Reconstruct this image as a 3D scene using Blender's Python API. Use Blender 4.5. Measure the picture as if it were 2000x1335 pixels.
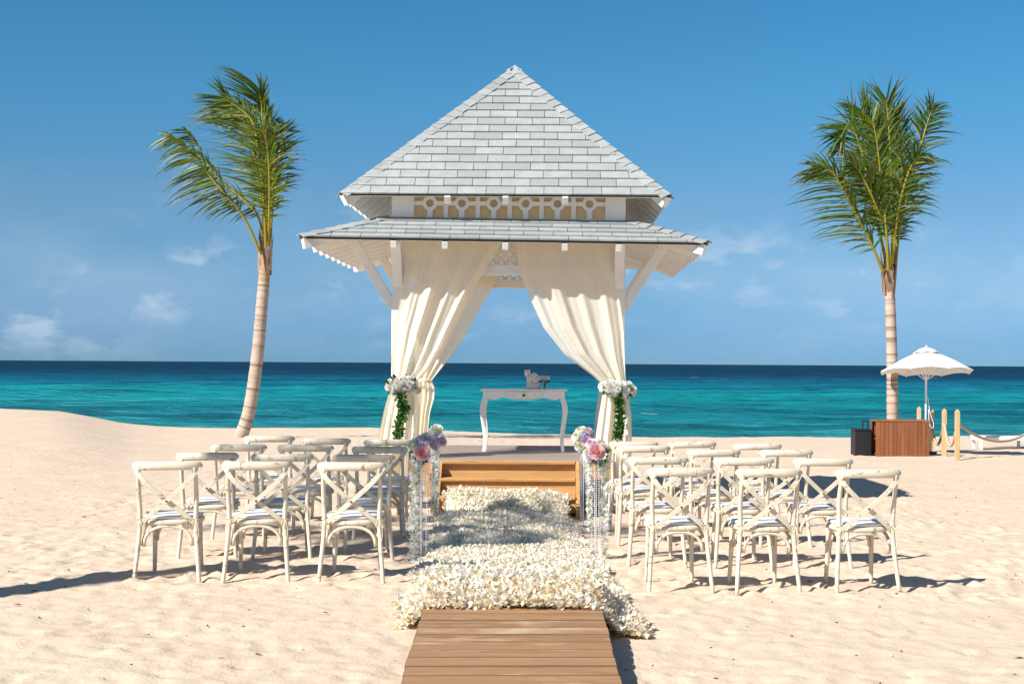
import bpy, math, random
import numpy as np
from mathutils import Vector, Matrix
random.seed(7); rng = np.random.default_rng(7)
R = math.radians
S = bpy.context.scene
for o in list(bpy.data.objects): bpy.data.objects.remove(o)
COL = S.collection

# ---------------------------------------------------------------- camera, sky, sun, exposure
F = 2778.0; PX, PY = 1085.0, 709.5; CH = 1.62; ROLL = .006
cd = bpy.data.cameras.new('camera'); cam = bpy.data.objects.new('camera', cd); COL.objects.link(cam)
cd.sensor_width = 36; cd.lens = 50; cd.shift_x = -85/2000; cd.shift_y = 42/2000
cd.clip_start = .1; cd.clip_end = 60000
cam.location = (0, 0, CH); cam.rotation_euler = (math.pi/2, -ROLL, 0)
S.camera = cam
SUNV = Vector((.955, .80, -1.0)).normalized()
EL = math.asin(-SUNV.z); AZ = math.atan2(-SUNV.x, -SUNV.y)
W = bpy.data.worlds.new('World'); S.world = W; W.use_nodes = True
nt = W.node_tree; N = nt.nodes; L = nt.links; N.clear()
sky = N.new('ShaderNodeTexSky'); sky.sky_type = 'NISHITA'; sky.sun_disc = False
sky.sun_elevation = EL; sky.sun_rotation = AZ % (2*math.pi)
sky.air_density = 1.0; sky.dust_density = 0; sky.ozone_density = 1.5; sky.altitude = 2000
hs = N.new('ShaderNodeHueSaturation'); hs.inputs['Saturation'].default_value = 1.0; hs.inputs['Value'].default_value = 1.0
tint = N.new('ShaderNodeMix'); tint.data_type = 'RGBA'; tint.blend_type = 'MULTIPLY'; tint.inputs[0].default_value = 1
tr_ = N.new('ShaderNodeValToRGB'); el_ = tr_.color_ramp.elements
el_[0].position, el_[0].color = 0.0, (.16,.345,.69,1); el_[1].position, el_[1].color = .55, (.98,1.0,.97,1)
for p_, c_ in ((.02,(.19,.38,.73,1)), (.06,(.33,.52,.73,1)), (.11,(.385,.61,.75,1)), (.18,(.31,.74,.89,1)), (.28,(.25,.78,.95,1))): el_.new(p_).color = c_
L.new(sky.outputs[0], hs.inputs['Color']); L.new(hs.outputs[0], tint.inputs[6])
# small broken fair-weather clouds low over the sea
tc = N.new('ShaderNodeTexCoord'); sep = N.new('ShaderNodeSeparateXYZ'); L.new(tc.outputs['Generated'], sep.inputs[0])
mp = N.new('ShaderNodeMapping'); mp.inputs['Scale'].default_value = (1, 1, 2.1); mp.inputs['Location'].default_value = (.37, .2, .15)
L.new(tc.outputs['Generated'], mp.inputs[0]); L.new(sep.outputs['Z'], tr_.inputs[0]); L.new(tr_.outputs[0], tint.inputs[7])
def wnoise(scale, det, rough):
    n = N.new('ShaderNodeTexNoise'); n.inputs['Scale'].default_value = scale; n.inputs['Detail'].default_value = det; n.inputs['Roughness'].default_value = rough
    L.new(mp.outputs[0], n.inputs['Vector']); return n
def wramp(src, stops, out=0):
    r = N.new('ShaderNodeValToRGB'); e = r.color_ramp.elements
    e[0].position, e[0].color = stops[0][0], (stops[0][1],)*3+(1,)
    e[1].position, e[1].color = stops[-1][0], (stops[-1][1],)*3+(1,)
    for p, v in stops[1:-1]:
        q = e.new(p); q.color = (v, v, v, 1)
    L.new(src, r.inputs[0]); return r
def wmul(a, b):
    m = N.new('ShaderNodeMath'); m.operation = 'MULTIPLY'; L.new(a, m.inputs[0]); L.new(b, m.inputs[1]); return m
big = wramp(wnoise(5.5, 3, .5).outputs[0], [(.40, 0), (.60, 1)])
fine = wramp(wnoise(20, 7, .58).outputs[0], [(.52, 0), (.68, .62)])
band = wramp(sep.outputs['Z'], [(.004, .25), (.03, .8), (.065, 1), (.10, .25), (.14, .0)])
cl = wmul(wmul(big.outputs[0], fine.outputs[0]).outputs[0], band.outputs[0])
veil = wramp(wnoise(4, 6, .6).outputs[0], [(.40, 0), (.75, .28)])
vl = wmul(veil.outputs[0], band.outputs[0])
ad = N.new('ShaderNodeMath'); ad.operation = 'ADD'; ad.use_clamp = True; L.new(cl.outputs[0], ad.inputs[0]); L.new(vl.outputs[0], ad.inputs[1])
mx = N.new('ShaderNodeMix'); mx.data_type = 'RGBA'; mx.inputs[7].default_value = (6.0, 6.8, 7.8, 1)
L.new(ad.outputs[0], mx.inputs[0]); L.new(tint.outputs[2], mx.inputs[6])
bg = N.new('ShaderNodeBackground'); bg.inputs['Strength'].default_value = .078
L.new(mx.outputs[2], bg.inputs['Color']); wo = N.new('ShaderNodeOutputWorld'); L.new(bg.outputs[0], wo.inputs[0])
sd = bpy.data.lights.new('sun', 'SUN'); sd.energy = 5.0; sd.angle = R(.55); sd.color = (1, .955, .885)
so = bpy.data.objects.new('sun', sd); COL.objects.link(so); so.rotation_euler = SUNV.to_track_quat('-Z', 'Y').to_euler(); so.location = (-20, -15, 25)
S.view_settings.view_transform = 'Standard'; S.view_settings.look = 'None'; S.view_settings.gamma = 1
S.view_settings.exposure = 0.62; S.view_settings.use_curve_mapping = False
S.render.engine = 'CYCLES'
S.cycles.max_bounces = 8; S.cycles.diffuse_bounces = 4; S.cycles.transparent_max_bounces = 12

def P(px, py, Y):
    dx, dy = px-PX, py-PY; u = dx+ROLL*dy; v = dy-ROLL*dx
    return Vector((u*Y/F, Y, CH-v*Y/F))

# ---------------------------------------------------------------- materials
MATS = {}
def mat(name, color=(.8,.8,.8), rough=.6, build=None, **kw):
    m = bpy.data.materials.new(name); m.use_nodes = True
    b = m.node_tree.nodes['Principled BSDF']
    b.inputs['Base Color'].default_value = tuple(color)+(1,)
    b.inputs['Roughness'].default_value = rough
    for k, v in kw.items(): b.inputs[k].default_value = v
    if build: build(m.node_tree, b)
    MATS[name] = m; return m
def nd(t, typ, **inp):
    n = t.nodes.new('ShaderNode'+typ)
    for k, v in inp.items():
        n.inputs[k].default_value = v
    return n
def noise(t, scale, detail=4, rough=.55, coord='Object', stretch=(1,1,1), rnd=True):
    c = t.nodes.new('ShaderNodeTexCoord'); m = nd(t, 'Mapping'); m.inputs['Scale'].default_value = stretch
    t.links.new(c.outputs[coord], m.inputs[0])
    if rnd:
        oi = t.nodes.new('ShaderNodeObjectInfo'); mu = t.nodes.new('ShaderNodeMath'); mu.operation = 'MULTIPLY'; mu.inputs[1].default_value = 37
        cb = t.nodes.new('ShaderNodeCombineXYZ'); t.links.new(oi.outputs['Random'], mu.inputs[0])
        for i in range(3): t.links.new(mu.outputs[0], cb.inputs[i])
        t.links.new(cb.outputs[0], m.inputs['Location'])
    n = nd(t, 'TexNoise', Scale=scale, Detail=detail, Roughness=rough); t.links.new(m.outputs[0], n.inputs['Vector']); return n.outputs[0]
def ramp(t, src, stops, interp='LINEAR'):
    r = t.nodes.new('ShaderNodeValToRGB'); r.color_ramp.interpolation = interp; e = r.color_ramp.elements
    f = lambda c: (c,)*3+(1,) if isinstance(c, (int, float)) else tuple(c)+(1,)
    e[0].position, e[0].color = stops[0][0], f(stops[0][1]); e[1].position, e[1].color = stops[-1][0], f(stops[-1][1])
    for p, c in stops[1:-1]: e.new(p).color = f(c)
    t.links.new(src, r.inputs[0]); return r.outputs[0]
def mixc(t, fac, a, b, mode='MIX'):
    m = t.nodes.new('ShaderNodeMix'); m.data_type = 'RGBA'; m.blend_type = mode
    for s, i in ((fac, 0), (a, 6), (b, 7)):
        if hasattr(s, 'is_output'): t.links.new(s, m.inputs[i])
        else: m.inputs[i].default_value = s if isinstance(s, (int, float)) else tuple(s)+(1,)
    return m.outputs[2]
def bump(t, b, h, strength=.3, dist=.01):
    n = nd(t, 'Bump', Strength=strength, Distance=dist); t.links.new(h, n.inputs['Height']); t.links.new(n.outputs[0], b.inputs['Normal'])
def rnd(t): return t.nodes.new('ShaderNodeObjectInfo').outputs['Random']

def b_sand(t, b):
    n1 = noise(t, .9, 5, .6, rnd=False); n2 = noise(t, 14, 6, .7, rnd=False); n3 = noise(t, 260, 2, .5, rnd=False)
    c = mixc(t, n1, (.615,.472,.348), (.68,.538,.405))
    c = mixc(t, ramp(t, n2, [(.3,0),(.75,.35)]), c, (.64,.52,.41))
    c = mixc(t, ramp(t, n3, [(.62,0),(.75,.35)]), c, (.36,.25,.16))
    # damp strip close to the water line
    g = t.nodes.new('ShaderNodeNewGeometry'); sp = t.nodes.new('ShaderNodeSeparateXYZ'); t.links.new(g.outputs['Position'], sp.inputs[0])
    wet = t.nodes.new('ShaderNodeMapRange'); wet.inputs[1].default_value = -1.0; wet.inputs[2].default_value = -1.45
    t.links.new(sp.outputs['Z'], wet.inputs[0]); c = mixc(t, wet.outputs[0], c, (.30,.22,.15))
    t.links.new(c, b.inputs['Base Color'])
    n4 = noise(t, 34, 5, .7, rnd=False)
    ad = t.nodes.new('ShaderNodeMath'); ad.operation = 'MULTIPLY_ADD'; ad.inputs[1].default_value = .35
    t.links.new(n3, ad.inputs[0]); t.links.new(n4, ad.inputs[2])
    n5 = noise(t, 6.5, 5, .68, rnd=False); a2 = t.nodes.new('ShaderNodeMath'); a2.operation = 'MULTIPLY_ADD'; a2.inputs[1].default_value = 3.2; t.links.new(n5, a2.inputs[0]); t.links.new(ad.outputs[0], a2.inputs[2]); bump(t, b, a2.outputs[0], .5, .013)
    b.inputs['Specular IOR Level'].default_value = .15
mat('sand', rough=.95, build=b_sand)

def b_sea(t, b):
    g = t.nodes.new('ShaderNodeNewGeometry'); sp = t.nodes.new('ShaderNodeSeparateXYZ'); t.links.new(g.outputs['Position'], sp.inputs[0])
    lg = t.nodes.new('ShaderNodeMath'); lg.operation = 'LOGARITHM'; lg.inputs[1].default_value = 10; t.links.new(sp.outputs['Y'], lg.inputs[0])
    n = noise(t, 1, 4, .6, 'Object', (.006,.035,1), False)
    a = t.nodes.new('ShaderNodeMath'); a.operation = 'MULTIPLY_ADD'; a.inputs[1].default_value = .50; t.links.new(n, a.inputs[0]); t.links.new(lg.outputs[0], a.inputs[2])
    mr = t.nodes.new('ShaderNodeMapRange'); mr.inputs[1].default_value = 1.90; mr.inputs[2].default_value = 3.15; t.links.new(a.outputs[0], mr.inputs[0])
    c = ramp(t, mr.outputs[0], [(0,(.06,.34,.33)),(.10,(.022,.25,.27)),(.22,(.010,.195,.225)),(.33,(.006,.19,.225)),(.42,(.006,.29,.31)),(.52,(.004,.17,.24)),(.66,(.004,.075,.15)),(.80,(.001,.024,.068)),(1,(.0005,.012,.040))])
    n2 = noise(t, 1, 5, .65, 'Object', (.05,.30,1), False)
    c = mixc(t, ramp(t, n2, [(.40,.62),(.54,0)]), c, (.002,.038,.075)); n3 = noise(t, 1, 5, .65, 'Object', (.09,.42,1), False); c = mixc(t, ramp(t, n3, [(.52,0),(.66,.45)]), c, (.035,.25,.33))
    w = noise(t, 1, 5, .6, 'Object', (.10,.45,1), False); w2 = noise(t, 1, 2, .5, 'Object', (.012,.02,1), False)
    wm = t.nodes.new('ShaderNodeMath'); wm.operation = 'MULTIPLY'; t.links.new(ramp(t, w, [(.715,0),(.735,1)]), wm.inputs[0]); t.links.new(ramp(t, w2, [(.40,0),(.5,1)]), wm.inputs[1])
    c = mixc(t, wm.outputs[0], c, (.75,.8,.8)); t.links.new(c, b.inputs['Base Color'])
    h1 = noise(t, 1, 6, .62, 'Object', (.35,1.1,1), False); h2 = noise(t, 1, 3, .5, 'Object', (.05,.16,1), False)
    h = t.nodes.new('ShaderNodeMath'); h.operation = 'MULTIPLY_ADD'; h.inputs[1].default_value = 2.0; t.links.new(h2, h.inputs[0]); t.links.new(h1, h.inputs[2])
    bp = nd(t, 'Bump', Strength=1.0, Distance=.9); t.links.new(h.outputs[0], bp.inputs['Height'])
    df = nd(t, 'BsdfDiffuse'); gl = nd(t, 'BsdfGlossy', Roughness=.22); fr_ = nd(t, 'Fresnel', IOR=1.33); mn = t.nodes.new('ShaderNodeMath'); mn.operation = 'MINIMUM'; mn.inputs[1].default_value = .08
    ms = t.nodes.new('ShaderNodeMixShader'); t.links.new(c, df.inputs[0]); t.links.new(fr_.outputs[0], mn.inputs[0]); t.links.new(mn.outputs[0], ms.inputs[0]); t.links.new(df.outputs[0], ms.inputs[1]); t.links.new(gl.outputs[0], ms.inputs[2])
    for q_ in (df, gl, fr_): t.links.new(bp.outputs[0], q_.inputs['Normal'])
    t.links.new(ms.outputs[0], t.nodes['Material Output'].inputs[0])
mat('sea', rough=.28, build=b_sea)

def b_shingle(t, b):
    c = ramp(t, rnd(t), [(0,(.29,.305,.302)),(.3,(.345,.365,.362)),(.6,(.37,.39,.387)),(1,(.395,.415,.412))])
    n = noise(t, 7, 4, .65, rnd=False); g = noise(t, 130, 3, .75, rnd=False)
    c = mixc(t, ramp(t, n, [(.42,.0),(.62,.6)]), c, (.29,.305,.30))
    c = mixc(t, ramp(t, g, [(.36,.5),(.56,0)]), c, (.15,.16,.16)); t.links.new(c, b.inputs['Base Color']); bump(t, b, g, .5, .003)
mat('shingle', rough=.9, build=b_shingle)
mat('underlay', (.016,.015,.015), .9)
def b_paint(t, b):
    n = noise(t, 5, 5, .7); c = mixc(t, ramp(t, n, [(.5,0),(.85,.35)]), (.80,.79,.76), (.60,.57,.51)); t.links.new(c, b.inputs['Base Color'])
    bump(t, b, noise(t, 60, 3, .6, stretch=(1,1,.15)), .12, .004)
mat('white_paint', rough=.5, build=b_paint)
mat('tan_board', (.80,.62,.36), .7)
mat('table_white', (.88,.86,.84), .35)
def b_cream(t, b):
    n = noise(t, 7, 6, .72); k = noise(t, 30, 4, .7, stretch=(.25,1,1)); k2 = noise(t, 26, 4, .7, stretch=(1,1,.3))
    c = mixc(t, n, (.60,.52,.385), (.73,.66,.53))
    c = mixc(t, ramp(t, rnd(t), [(0,0),(1,.32)]), c, (.52,.465,.37))
    c = mixc(t, ramp(t, k, [(.60,0),(.66,.85)]), c, (.24,.17,.10)); c = mixc(t, ramp(t, k2, [(.61,0),(.67,.85)]), c, (.24,.17,.11))
    t.links.new(c, b.inputs['Base Color']); bump(t, b, n, .2, .004)
mat('cream_wood', rough=.55, build=b_cream)
def b_cush(t, b):
    c = mixc(t, noise(t, 60, 3, .6), (.62,.61,.60), (.72,.71,.70)); t.links.new(c, b.inputs['Base Color']); bump(t, b, noise(t, 18, 4), .2, .006)
mat('cushion', rough=.9, build=b_cush)
mat('ribbon', (.66,.56,.42), .8)
def wood(name, c1, c2, dark, stretch, rough=.6, worn=None, knots=True):
    def f(t, b):
        g = noise(t, 3.2, 6, .62, stretch=stretch); c = mixc(t, ramp(t, g, [(.34,0),(.66,1)]), c1, c2)
        c = mixc(t, ramp(t, noise(t, 14, 5, .7, stretch=stretch), [(.50,0),(.62,.65)]), c, dark)
        if knots: c = mixc(t, ramp(t, noise(t, 2.3, 2, .4, stretch=tuple(max(.45, s) for s in stretch)), [(.74,0),(.78,.8)]), c, tuple(x*.5 for x in dark))
        c = mixc(t, ramp(t, rnd(t), [(0,0),(1,.6)]), c, c2)
        if worn: c = mixc(t, ramp(t, noise(t, 2.6, 6, .7, stretch=(.4,1.6,1)), [(.56,0),(.70,.8)]), c, worn)
        t.links.new(c, b.inputs['Base Color']); bump(t, b, g, .25, .004)
    return mat(name, rough=rough, build=f)
wood('pine_x', (.42,.215,.07), (.56,.32,.12), (.28,.12,.035), (.25,4,4))
wood('pine_z', (.42,.215,.07), (.56,.32,.12), (.28,.12,.035), (4,4,.25))
wood('walk', (.255,.132,.058), (.40,.225,.105), (.13,.062,.03), (.35,3.2,1.5), worn=(.60,.46,.32))
wood('deck', (.26,.20,.165), (.34,.27,.225), (.16,.12,.10), (.12,2.4,1.0), knots=False)
wood('cedar', (.12,.036,.014), (.29,.105,.036), (.09,.028,.012), (4,4,.25))
wood('post', (.46,.31,.14), (.58,.41,.21), (.32,.19,.07), (2.0,2.0,.14))
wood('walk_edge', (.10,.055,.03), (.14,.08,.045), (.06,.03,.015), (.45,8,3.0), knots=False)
mat('rope', (.50,.39,.25), .9, build=lambda t, b: bump(t, b, noise(t, 60, 2), .6, .01))
def b_cloth(t, b, col, trans, sheer):
    o = t.nodes['Material Output']; d = nd(t, 'BsdfDiffuse'); d.inputs[0].default_value = tuple(col)+(1,)
    tr = nd(t, 'BsdfTranslucent'); tr.inputs[0].default_value = (col[0]*.98, col[1]*.84, col[2]*.52, 1)
    m = t.nodes.new('ShaderNodeMixShader'); m.inputs[0].default_value = trans; t.links.new(d.outputs[0], m.inputs[1]); t.links.new(tr.outputs[0], m.inputs[2])
    tp = nd(t, 'BsdfTransparent'); tp.inputs[0].default_value = (1,.98,.94,1); m2 = t.nodes.new('ShaderNodeMixShader'); m2.inputs[0].default_value = sheer
    t.links.new(m.outputs[0], m2.inputs[1]); t.links.new(tp.outputs[0], m2.inputs[2]); t.links.new(m2.outputs[0], o.inputs[0])
    n = noise(t, 6, 5, .6, stretch=(6,6,.3)); bp = nd(t, 'Bump', Strength=.16, Distance=.02); t.links.new(n, bp.inputs['Height'])
    t.links.new(bp.outputs[0], d.inputs['Normal']); t.links.new(bp.outputs[0], tr.inputs['Normal'])
mat('sheer', build=lambda t, b: b_cloth(t, b, (.92,.885,.80), .38, .16))
mat('sheer_dense', build=lambda t, b: b_cloth(t, b, (.92,.89,.80), .25, .04))
mat('canvas', build=lambda t, b: b_cloth(t, b, (.80,.81,.86), .15, 0))
def b_attr(t, b, tl=.0):
    a = t.nodes.new('ShaderNodeAttribute'); a.attribute_name = 'Col'; t.links.new(a.outputs[0], b.inputs['Base Color'])
    if tl:
        o = t.nodes['Material Output']; tr = nd(t, 'BsdfTranslucent'); t.links.new(a.outputs[0], tr.inputs[0])
        m = t.nodes.new('ShaderNodeMixShader'); m.inputs[0].default_value = tl; t.links.new(b.outputs[0], m.inputs[1]); t.links.new(tr.outputs[0], m.inputs[2]); t.links.new(m.outputs[0], o.inputs[0])
    b.inputs['Specular IOR Level'].default_value = .25
mat('petal', rough=.75, build=lambda t, b: b_attr(t, b, .42))
mat('leaf', rough=.42, build=lambda t, b: b_attr(t, b, .22))
mat('solid_attr', rough=.7, build=lambda t, b: b_attr(t, b, 0))
def b_trunk(t, b):
    n = noise(t, 4, 6, .7); n2 = noise(t, 12, 5, .7, stretch=(.5,.5,2.5)); c = mixc(t, n, (.36,.27,.21), (.58,.47,.39))
    c = mixc(t, ramp(t, n2, [(.55,0),(.7,.7)]), c, (.22,.15,.11))
    a = t.nodes.new('ShaderNodeAttribute'); a.attribute_name = 'Col'; c = mixc(t, 1.0, c, a.outputs[0], 'MULTIPLY')
    t.links.new(c, b.inputs['Base Color']); bump(t, b, n2, .6, .02)
mat('trunk', rough=.9, build=b_trunk)
mat('black_plastic', (.007,.007,.008), .5); mat('dark_metal', (.05,.04,.035), .35, Metallic=.8)
mat('pole_white', (.78,.79,.80), .3); mat('glass', (1,1,1), .03, **{'Transmission Weight': 1.0, 'IOR': 1.45})
mat('bead', (.92,.93,.96), .10, **{'Transmission Weight': .25, 'IOR': 1.5}); mat('acrylic', (.90,.92,.94), .10, **{'Transmission Weight': .4, 'IOR': 1.45})
mat('ink', (.12,.16,.24), .6); mat('paper', (.80,.83,.87), .7); mat('frame_white', (.76,.73,.66), .6)

# ---------------------------------------------------------------- mesh building
class MB:
    def __init__(s): s.v = []; s.f = []; s.c = []
    def add(s, vs, fs, col=None):
        k = len(s.v); s.v += [tuple(q) for q in vs]; s.f += [tuple(i+k for i in f) for f in fs]; s.c += [col]*len(fs); return s
    def box(s, c, d, M=None, col=None):
        c = Vector(c); vs = []
        for x in (-.5,.5):
            for y in (-.5,.5):
                for z in (-.5,.5):
                    q = Vector((x*d[0], y*d[1], z*d[2])); vs.append(c+(M @ q if M else q))
        return s.add(vs, [(0,1,3,2),(4,6,7,5),(0,4,5,1),(2,3,7,6),(0,2,6,4),(1,5,7,3)], col)
    def bar(s, a, b, w, h, up=(0,0,1), col=None):
        a, b = Vector(a), Vector(b); d = (b-a); ln = d.length; d.normalize(); sx = d.cross(Vector(up)).normalized(); u = sx.cross(d)
        M = Matrix((sx, d, u)).transposed(); return s.box((a+b)/2, (w, ln, h), M, col)
    def tube(s, path, rad, n=8, up=(0,0,1), sq=1.0, col=None, cap=True, box=False):
        path = [Vector(p) for p in path]; m = len(path)
        rad = rad if hasattr(rad, '__len__') else [rad]*m
        ref = Vector(up); vs = []; prev = None
        for i, p in enumerate(path):
            t = (path[min(i+1, m-1)]-path[max(i-1, 0)]).normalized()
            if prev is None: sx = t.cross(ref); sx = sx.normalized() if sx.length > 1e-4 else t.orthogonal().normalized()
            else: sx = (prev-t*prev.dot(t)).normalized()
            prev = sx; u = sx.cross(t)
            for k in range(n):
                a = 2*math.pi*(k+(.5 if box else 0))/n; vs.append(p+sx*math.cos(a)*rad[i]*(1 if not isinstance(sq, tuple) else sq[0])+u*math.sin(a)*rad[i]*(sq if not isinstance(sq, tuple) else sq[1]))
        fs = [(i*n+k, i*n+(k+1)%n, (i+1)*n+(k+1)%n, (i+1)*n+k) for i in range(m-1) for k in range(n)]
        if cap: fs += [tuple(range(n))[::-1], tuple((m-1)*n+k for k in range(n))]
        return s.add(vs, fs, col)
    def grid(s, pts, nu, nv, col=None):
        return s.add(pts, [(j*nu+i, j*nu+i+1, (j+1)*nu+i+1, (j+1)*nu+i) for j in range(nv-1) for i in range(nu-1)], col)
    def prism(s, poly, a, b, f, col=None):   # poly in 2d, f(x, y, depth) -> point
        n = len(poly); vs = [f(x, y, a) for x, y in poly]+[f(x, y, b) for x, y in poly]
        return s.add(vs, [tuple(range(n))[::-1], tuple(range(n, 2*n))]+[(i, (i+1) % n, n+(i+1) % n, n+i) for i in range(n)], col)
    def mesh(s, name, material, smooth=False):
        me = bpy.data.meshes.new(name); me.from_pydata(s.v, [], s.f); me.materials.append(MATS[material])
        if any(c is not None for c in s.c):
            ca = me.color_attributes.new('Col', 'FLOAT_COLOR', 'CORNER'); arr = np.ones((len(me.loops), 4), 'f')
            cs = np.array([c if c is not None else (1,1,1) for c in s.c], 'f'); tot = np.array([len(f) for f in s.f])
            arr[:, :3] = np.repeat(cs, tot, axis=0); ca.data.foreach_set('color', arr.ravel())
        if smooth: me.polygons.foreach_set('use_smooth', [True]*len(me.polygons))
        me.update(); return me
    def build(s, name, material, parent=None, smooth=False, bevel=0, loc=None):
        return link(name, s.mesh(name, material, smooth), parent, bevel, loc)
def link(name, me, parent=None, bevel=0, loc=None):
    o = bpy.data.objects.new(name, me); COL.objects.link(o); o.parent = parent
    if loc is not None: o.location = loc
    if bevel:
        b = o.modifiers.new('bevel', 'BEVEL'); b.width = bevel; b.segments = 2; b.limit_method = 'ANGLE'; b.angle_limit = R(50)
    return o
def empty(name, loc, label, cat, group=None, rz=0):
    o = bpy.data.objects.new(name, None); COL.objects.link(o); o.location = loc; o.rotation_euler = (0, 0, rz); o.empty_display_size = .2
    return tag(o, label, cat, group)
def tag(o, label, cat, group=None):
    o['label'] = label; o['category'] = cat
    if group: o['group'] = group
    return o
def kids(o): return [c for c in bpy.data.objects if c.parent == o]
def copy_tree(o, parent=None):
    c = o.copy(); COL.objects.link(c); c.parent = parent
    for ch in kids(o): copy_tree(ch, c)
    return c
def spl(pts, n):            # smooth resample of a polyline (Catmull-Rom)
    p = [Vector(q) for q in pts]; p = [p[0]*2-p[1]]+p+[p[-1]*2-p[-2]]; m = len(p)-3; out = []
    for i in range(n):
        u = i/(n-1)*m; k = min(int(u), m-1); t = u-k; a, b, c, d = p[k:k+4]
        out.append(.5*((2*b)+(c-a)*t+(2*a-5*b+4*c-d)*t*t+(3*b-a-3*c+d)*t**3))
    return out
def jit(c, a): 
    k = 1+random.uniform(-a, a); return tuple(min(.95, max(.004, x*k*(1+random.uniform(-a, a)*.3))) for x in c)

# ---------------------------------------------------------------- beach and sea
LAT = rng.random((256, 256))
def vnoise(x, y, s, o=0):
    x = np.asarray(x)/s+o*17.3; y = np.asarray(y)/s+o*9.1; i = np.floor(x).astype(int); j = np.floor(y).astype(int); fx = x-i; fy = y-j
    fx = fx*fx*(3-2*fx); fy = fy*fy*(3-2*fy); g = lambda a, b: LAT[a % 256, b % 256]
    return (g(i,j)*(1-fx)+g(i+1,j)*fx)*(1-fy)+(g(i,j+1)*(1-fx)+g(i+1,j+1)*fx)*fy-.5
CRX = [-1500, -200, 0, 60, 110, 150, 200, 250, 320, 450, 740, 900, 1240, 1670, 2000, 3500]
CRY = [780, 792, 797, 799, 802, 808, 818, 827, 833, 835, 835, 843, 853, 853, 851, 850]
CZ = [P(x, y, 46).z for x, y in zip(CRX, CRY)]
def base(X, Y):
    X = np.asarray(X, float); Y = np.asarray(Y, float); u = np.clip(X/np.maximum(Y, 8)*F+PX, -1500, 3500)
    zc = np.interp(u, CRX, CZ); t = np.clip((Y-17)/29, 0, 1)
    z = zc*t**1.05
    z = np.where(Y > 46, zc-np.clip((Y-46)/14, 0, 3)**1.3*2.6, z)
    s = np.clip((X+1.6)/2.4, 0, 1); z = z-.045*s*s*(3-2*s)*np.clip((24-Y)/7, 0, 1)
    return z-.04*np.clip((9-Y)/3, 0, 1.5)
def fine_z(X, Y):
    return .045*vnoise(X, Y, 2.6)+.026*vnoise(X, Y, .95, 1)+.018*vnoise(X, Y, .42, 2)+.011*vnoise(X, Y, .19, 3)
def gz(x, y): return float(base(x, y)+fine_z(x, y))
def lines(segs):
    out = []
    for a, b, d0, d1 in segs:
        x = a
        while x < b-1e-6:
            out.append(x); x += d0+(d1-d0)*(x-a)/(b-a)
    return out+[segs[-1][1]]
gy = np.array(lines([(-40,3,4,.4),(3,6.2,.3,.05),(6.2,13,.034,.042),(13,22,.045,.11),(22,46,.11,.2),(46,62,.35,1)]))
gx = np.array(lines([(-90,-14,8,.8),(-14,-5.2,.4,.07),(-5.2,4.6,.037,.037),(4.6,14,.07,.4),(14,90,.8,8)]))
GX, GY = np.meshgrid(gx, gy); GZ = base(GX, GY)+fine_z(GX, GY)*np.clip(1-(GY-46)/6, 0, 1)
def dent(x, y, a, l, w, dep):
    i0, i1 = np.searchsorted(gx, [x-l*2.4, x+l*2.4]); j0, j1 = np.searchsorted(gy, [y-l*2.4, y+l*2.4])
    if i1-i0 < 2 or j1-j0 < 2: return
    dx = GX[j0:j1, i0:i1]-x; dy = GY[j0:j1, i0:i1]-y; u = (dx*math.cos(a)+dy*math.sin(a))/l; v = (-dx*math.sin(a)+dy*math.cos(a))/w
    r = u*u+v*v; GZ[j0:j1, i0:i1] += dep*(-np.exp(-r*1.6)+.55*np.exp(-(np.sqrt(r)-1.35)**2*5))
for k in range(9500):
    y = 6.3+abs(random.random())**1.5*38; x = random.uniform(-.42, .36)*y
    q = .30 if y < 10 else (.7 if y < 15 else 1)
    dent(x, y, random.uniform(0, 3.2), random.uniform(.07, .15), random.uniform(.045, .09), random.uniform(.004, .028)*q)
nx, ny = len(gx), len(gy)
me = bpy.data.meshes.new('sand'); vs = np.stack([GX.ravel(), GY.ravel(), GZ.ravel()], 1)
idx = np.arange(nx*ny).reshape(ny, nx); fa = np.stack([idx[:-1,:-1], idx[:-1,1:], idx[1:,1:], idx[1:,:-1]], -1).reshape(-1, 4)
def fastmesh(me, vs, fa, material, smooth=True):
    me.vertices.add(len(vs)); me.vertices.foreach_set('co', vs.astype('f').ravel()); me.loops.add(fa.size); me.loops.foreach_set('vertex_index', fa.astype('i').ravel())
    me.polygons.add(len(fa)); me.polygons.foreach_set('loop_start', np.arange(0, fa.size, fa.shape[1], dtype='i')); me.polygons.foreach_set('loop_total', np.full(len(fa), fa.shape[1], 'i'))
    me.polygons.foreach_set('use_smooth', np.full(len(fa), smooth)); me.materials.append(MATS[material]); me.update(calc_edges=True); me.validate()
fastmesh(me, vs, fa, 'sand')
beach = link('beach_sand', me); beach['kind'] = 'structure'; beach['label'] = 'pale sand beach trodden into soft hollows'
WZ = -1.6
sy = np.concatenate([np.linspace(47, 130, 260), np.geomspace(131, 420, 170), np.geomspace(430, 40000, 30)])
sx_ = np.concatenate([-np.geomspace(40000, 72, 24), np.linspace(-70, 70, 240), np.geomspace(72, 40000, 24)])
SX, SY = np.meshgrid(sx_, sy); ph = SY*.42+1.6*vnoise(SX, SY, 22, 4)*3
SZ = .13*np.sin(ph)+.30*vnoise(SX, SY*2.2, 7, 5)+.22*vnoise(SX, SY*2.4, 3, 6)+.11*vnoise(SX, SY*2, 1.3, 7)
SZ = WZ+SZ*np.clip((420-SY)/200, 0, 1)*np.clip((SY-47)/16, .15, 1)
me = bpy.data.meshes.new('sea'); vs = np.stack([SX.ravel(), SY.ravel(), SZ.ravel()], 1); ix = np.arange(SX.size).reshape(SX.shape)
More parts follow.
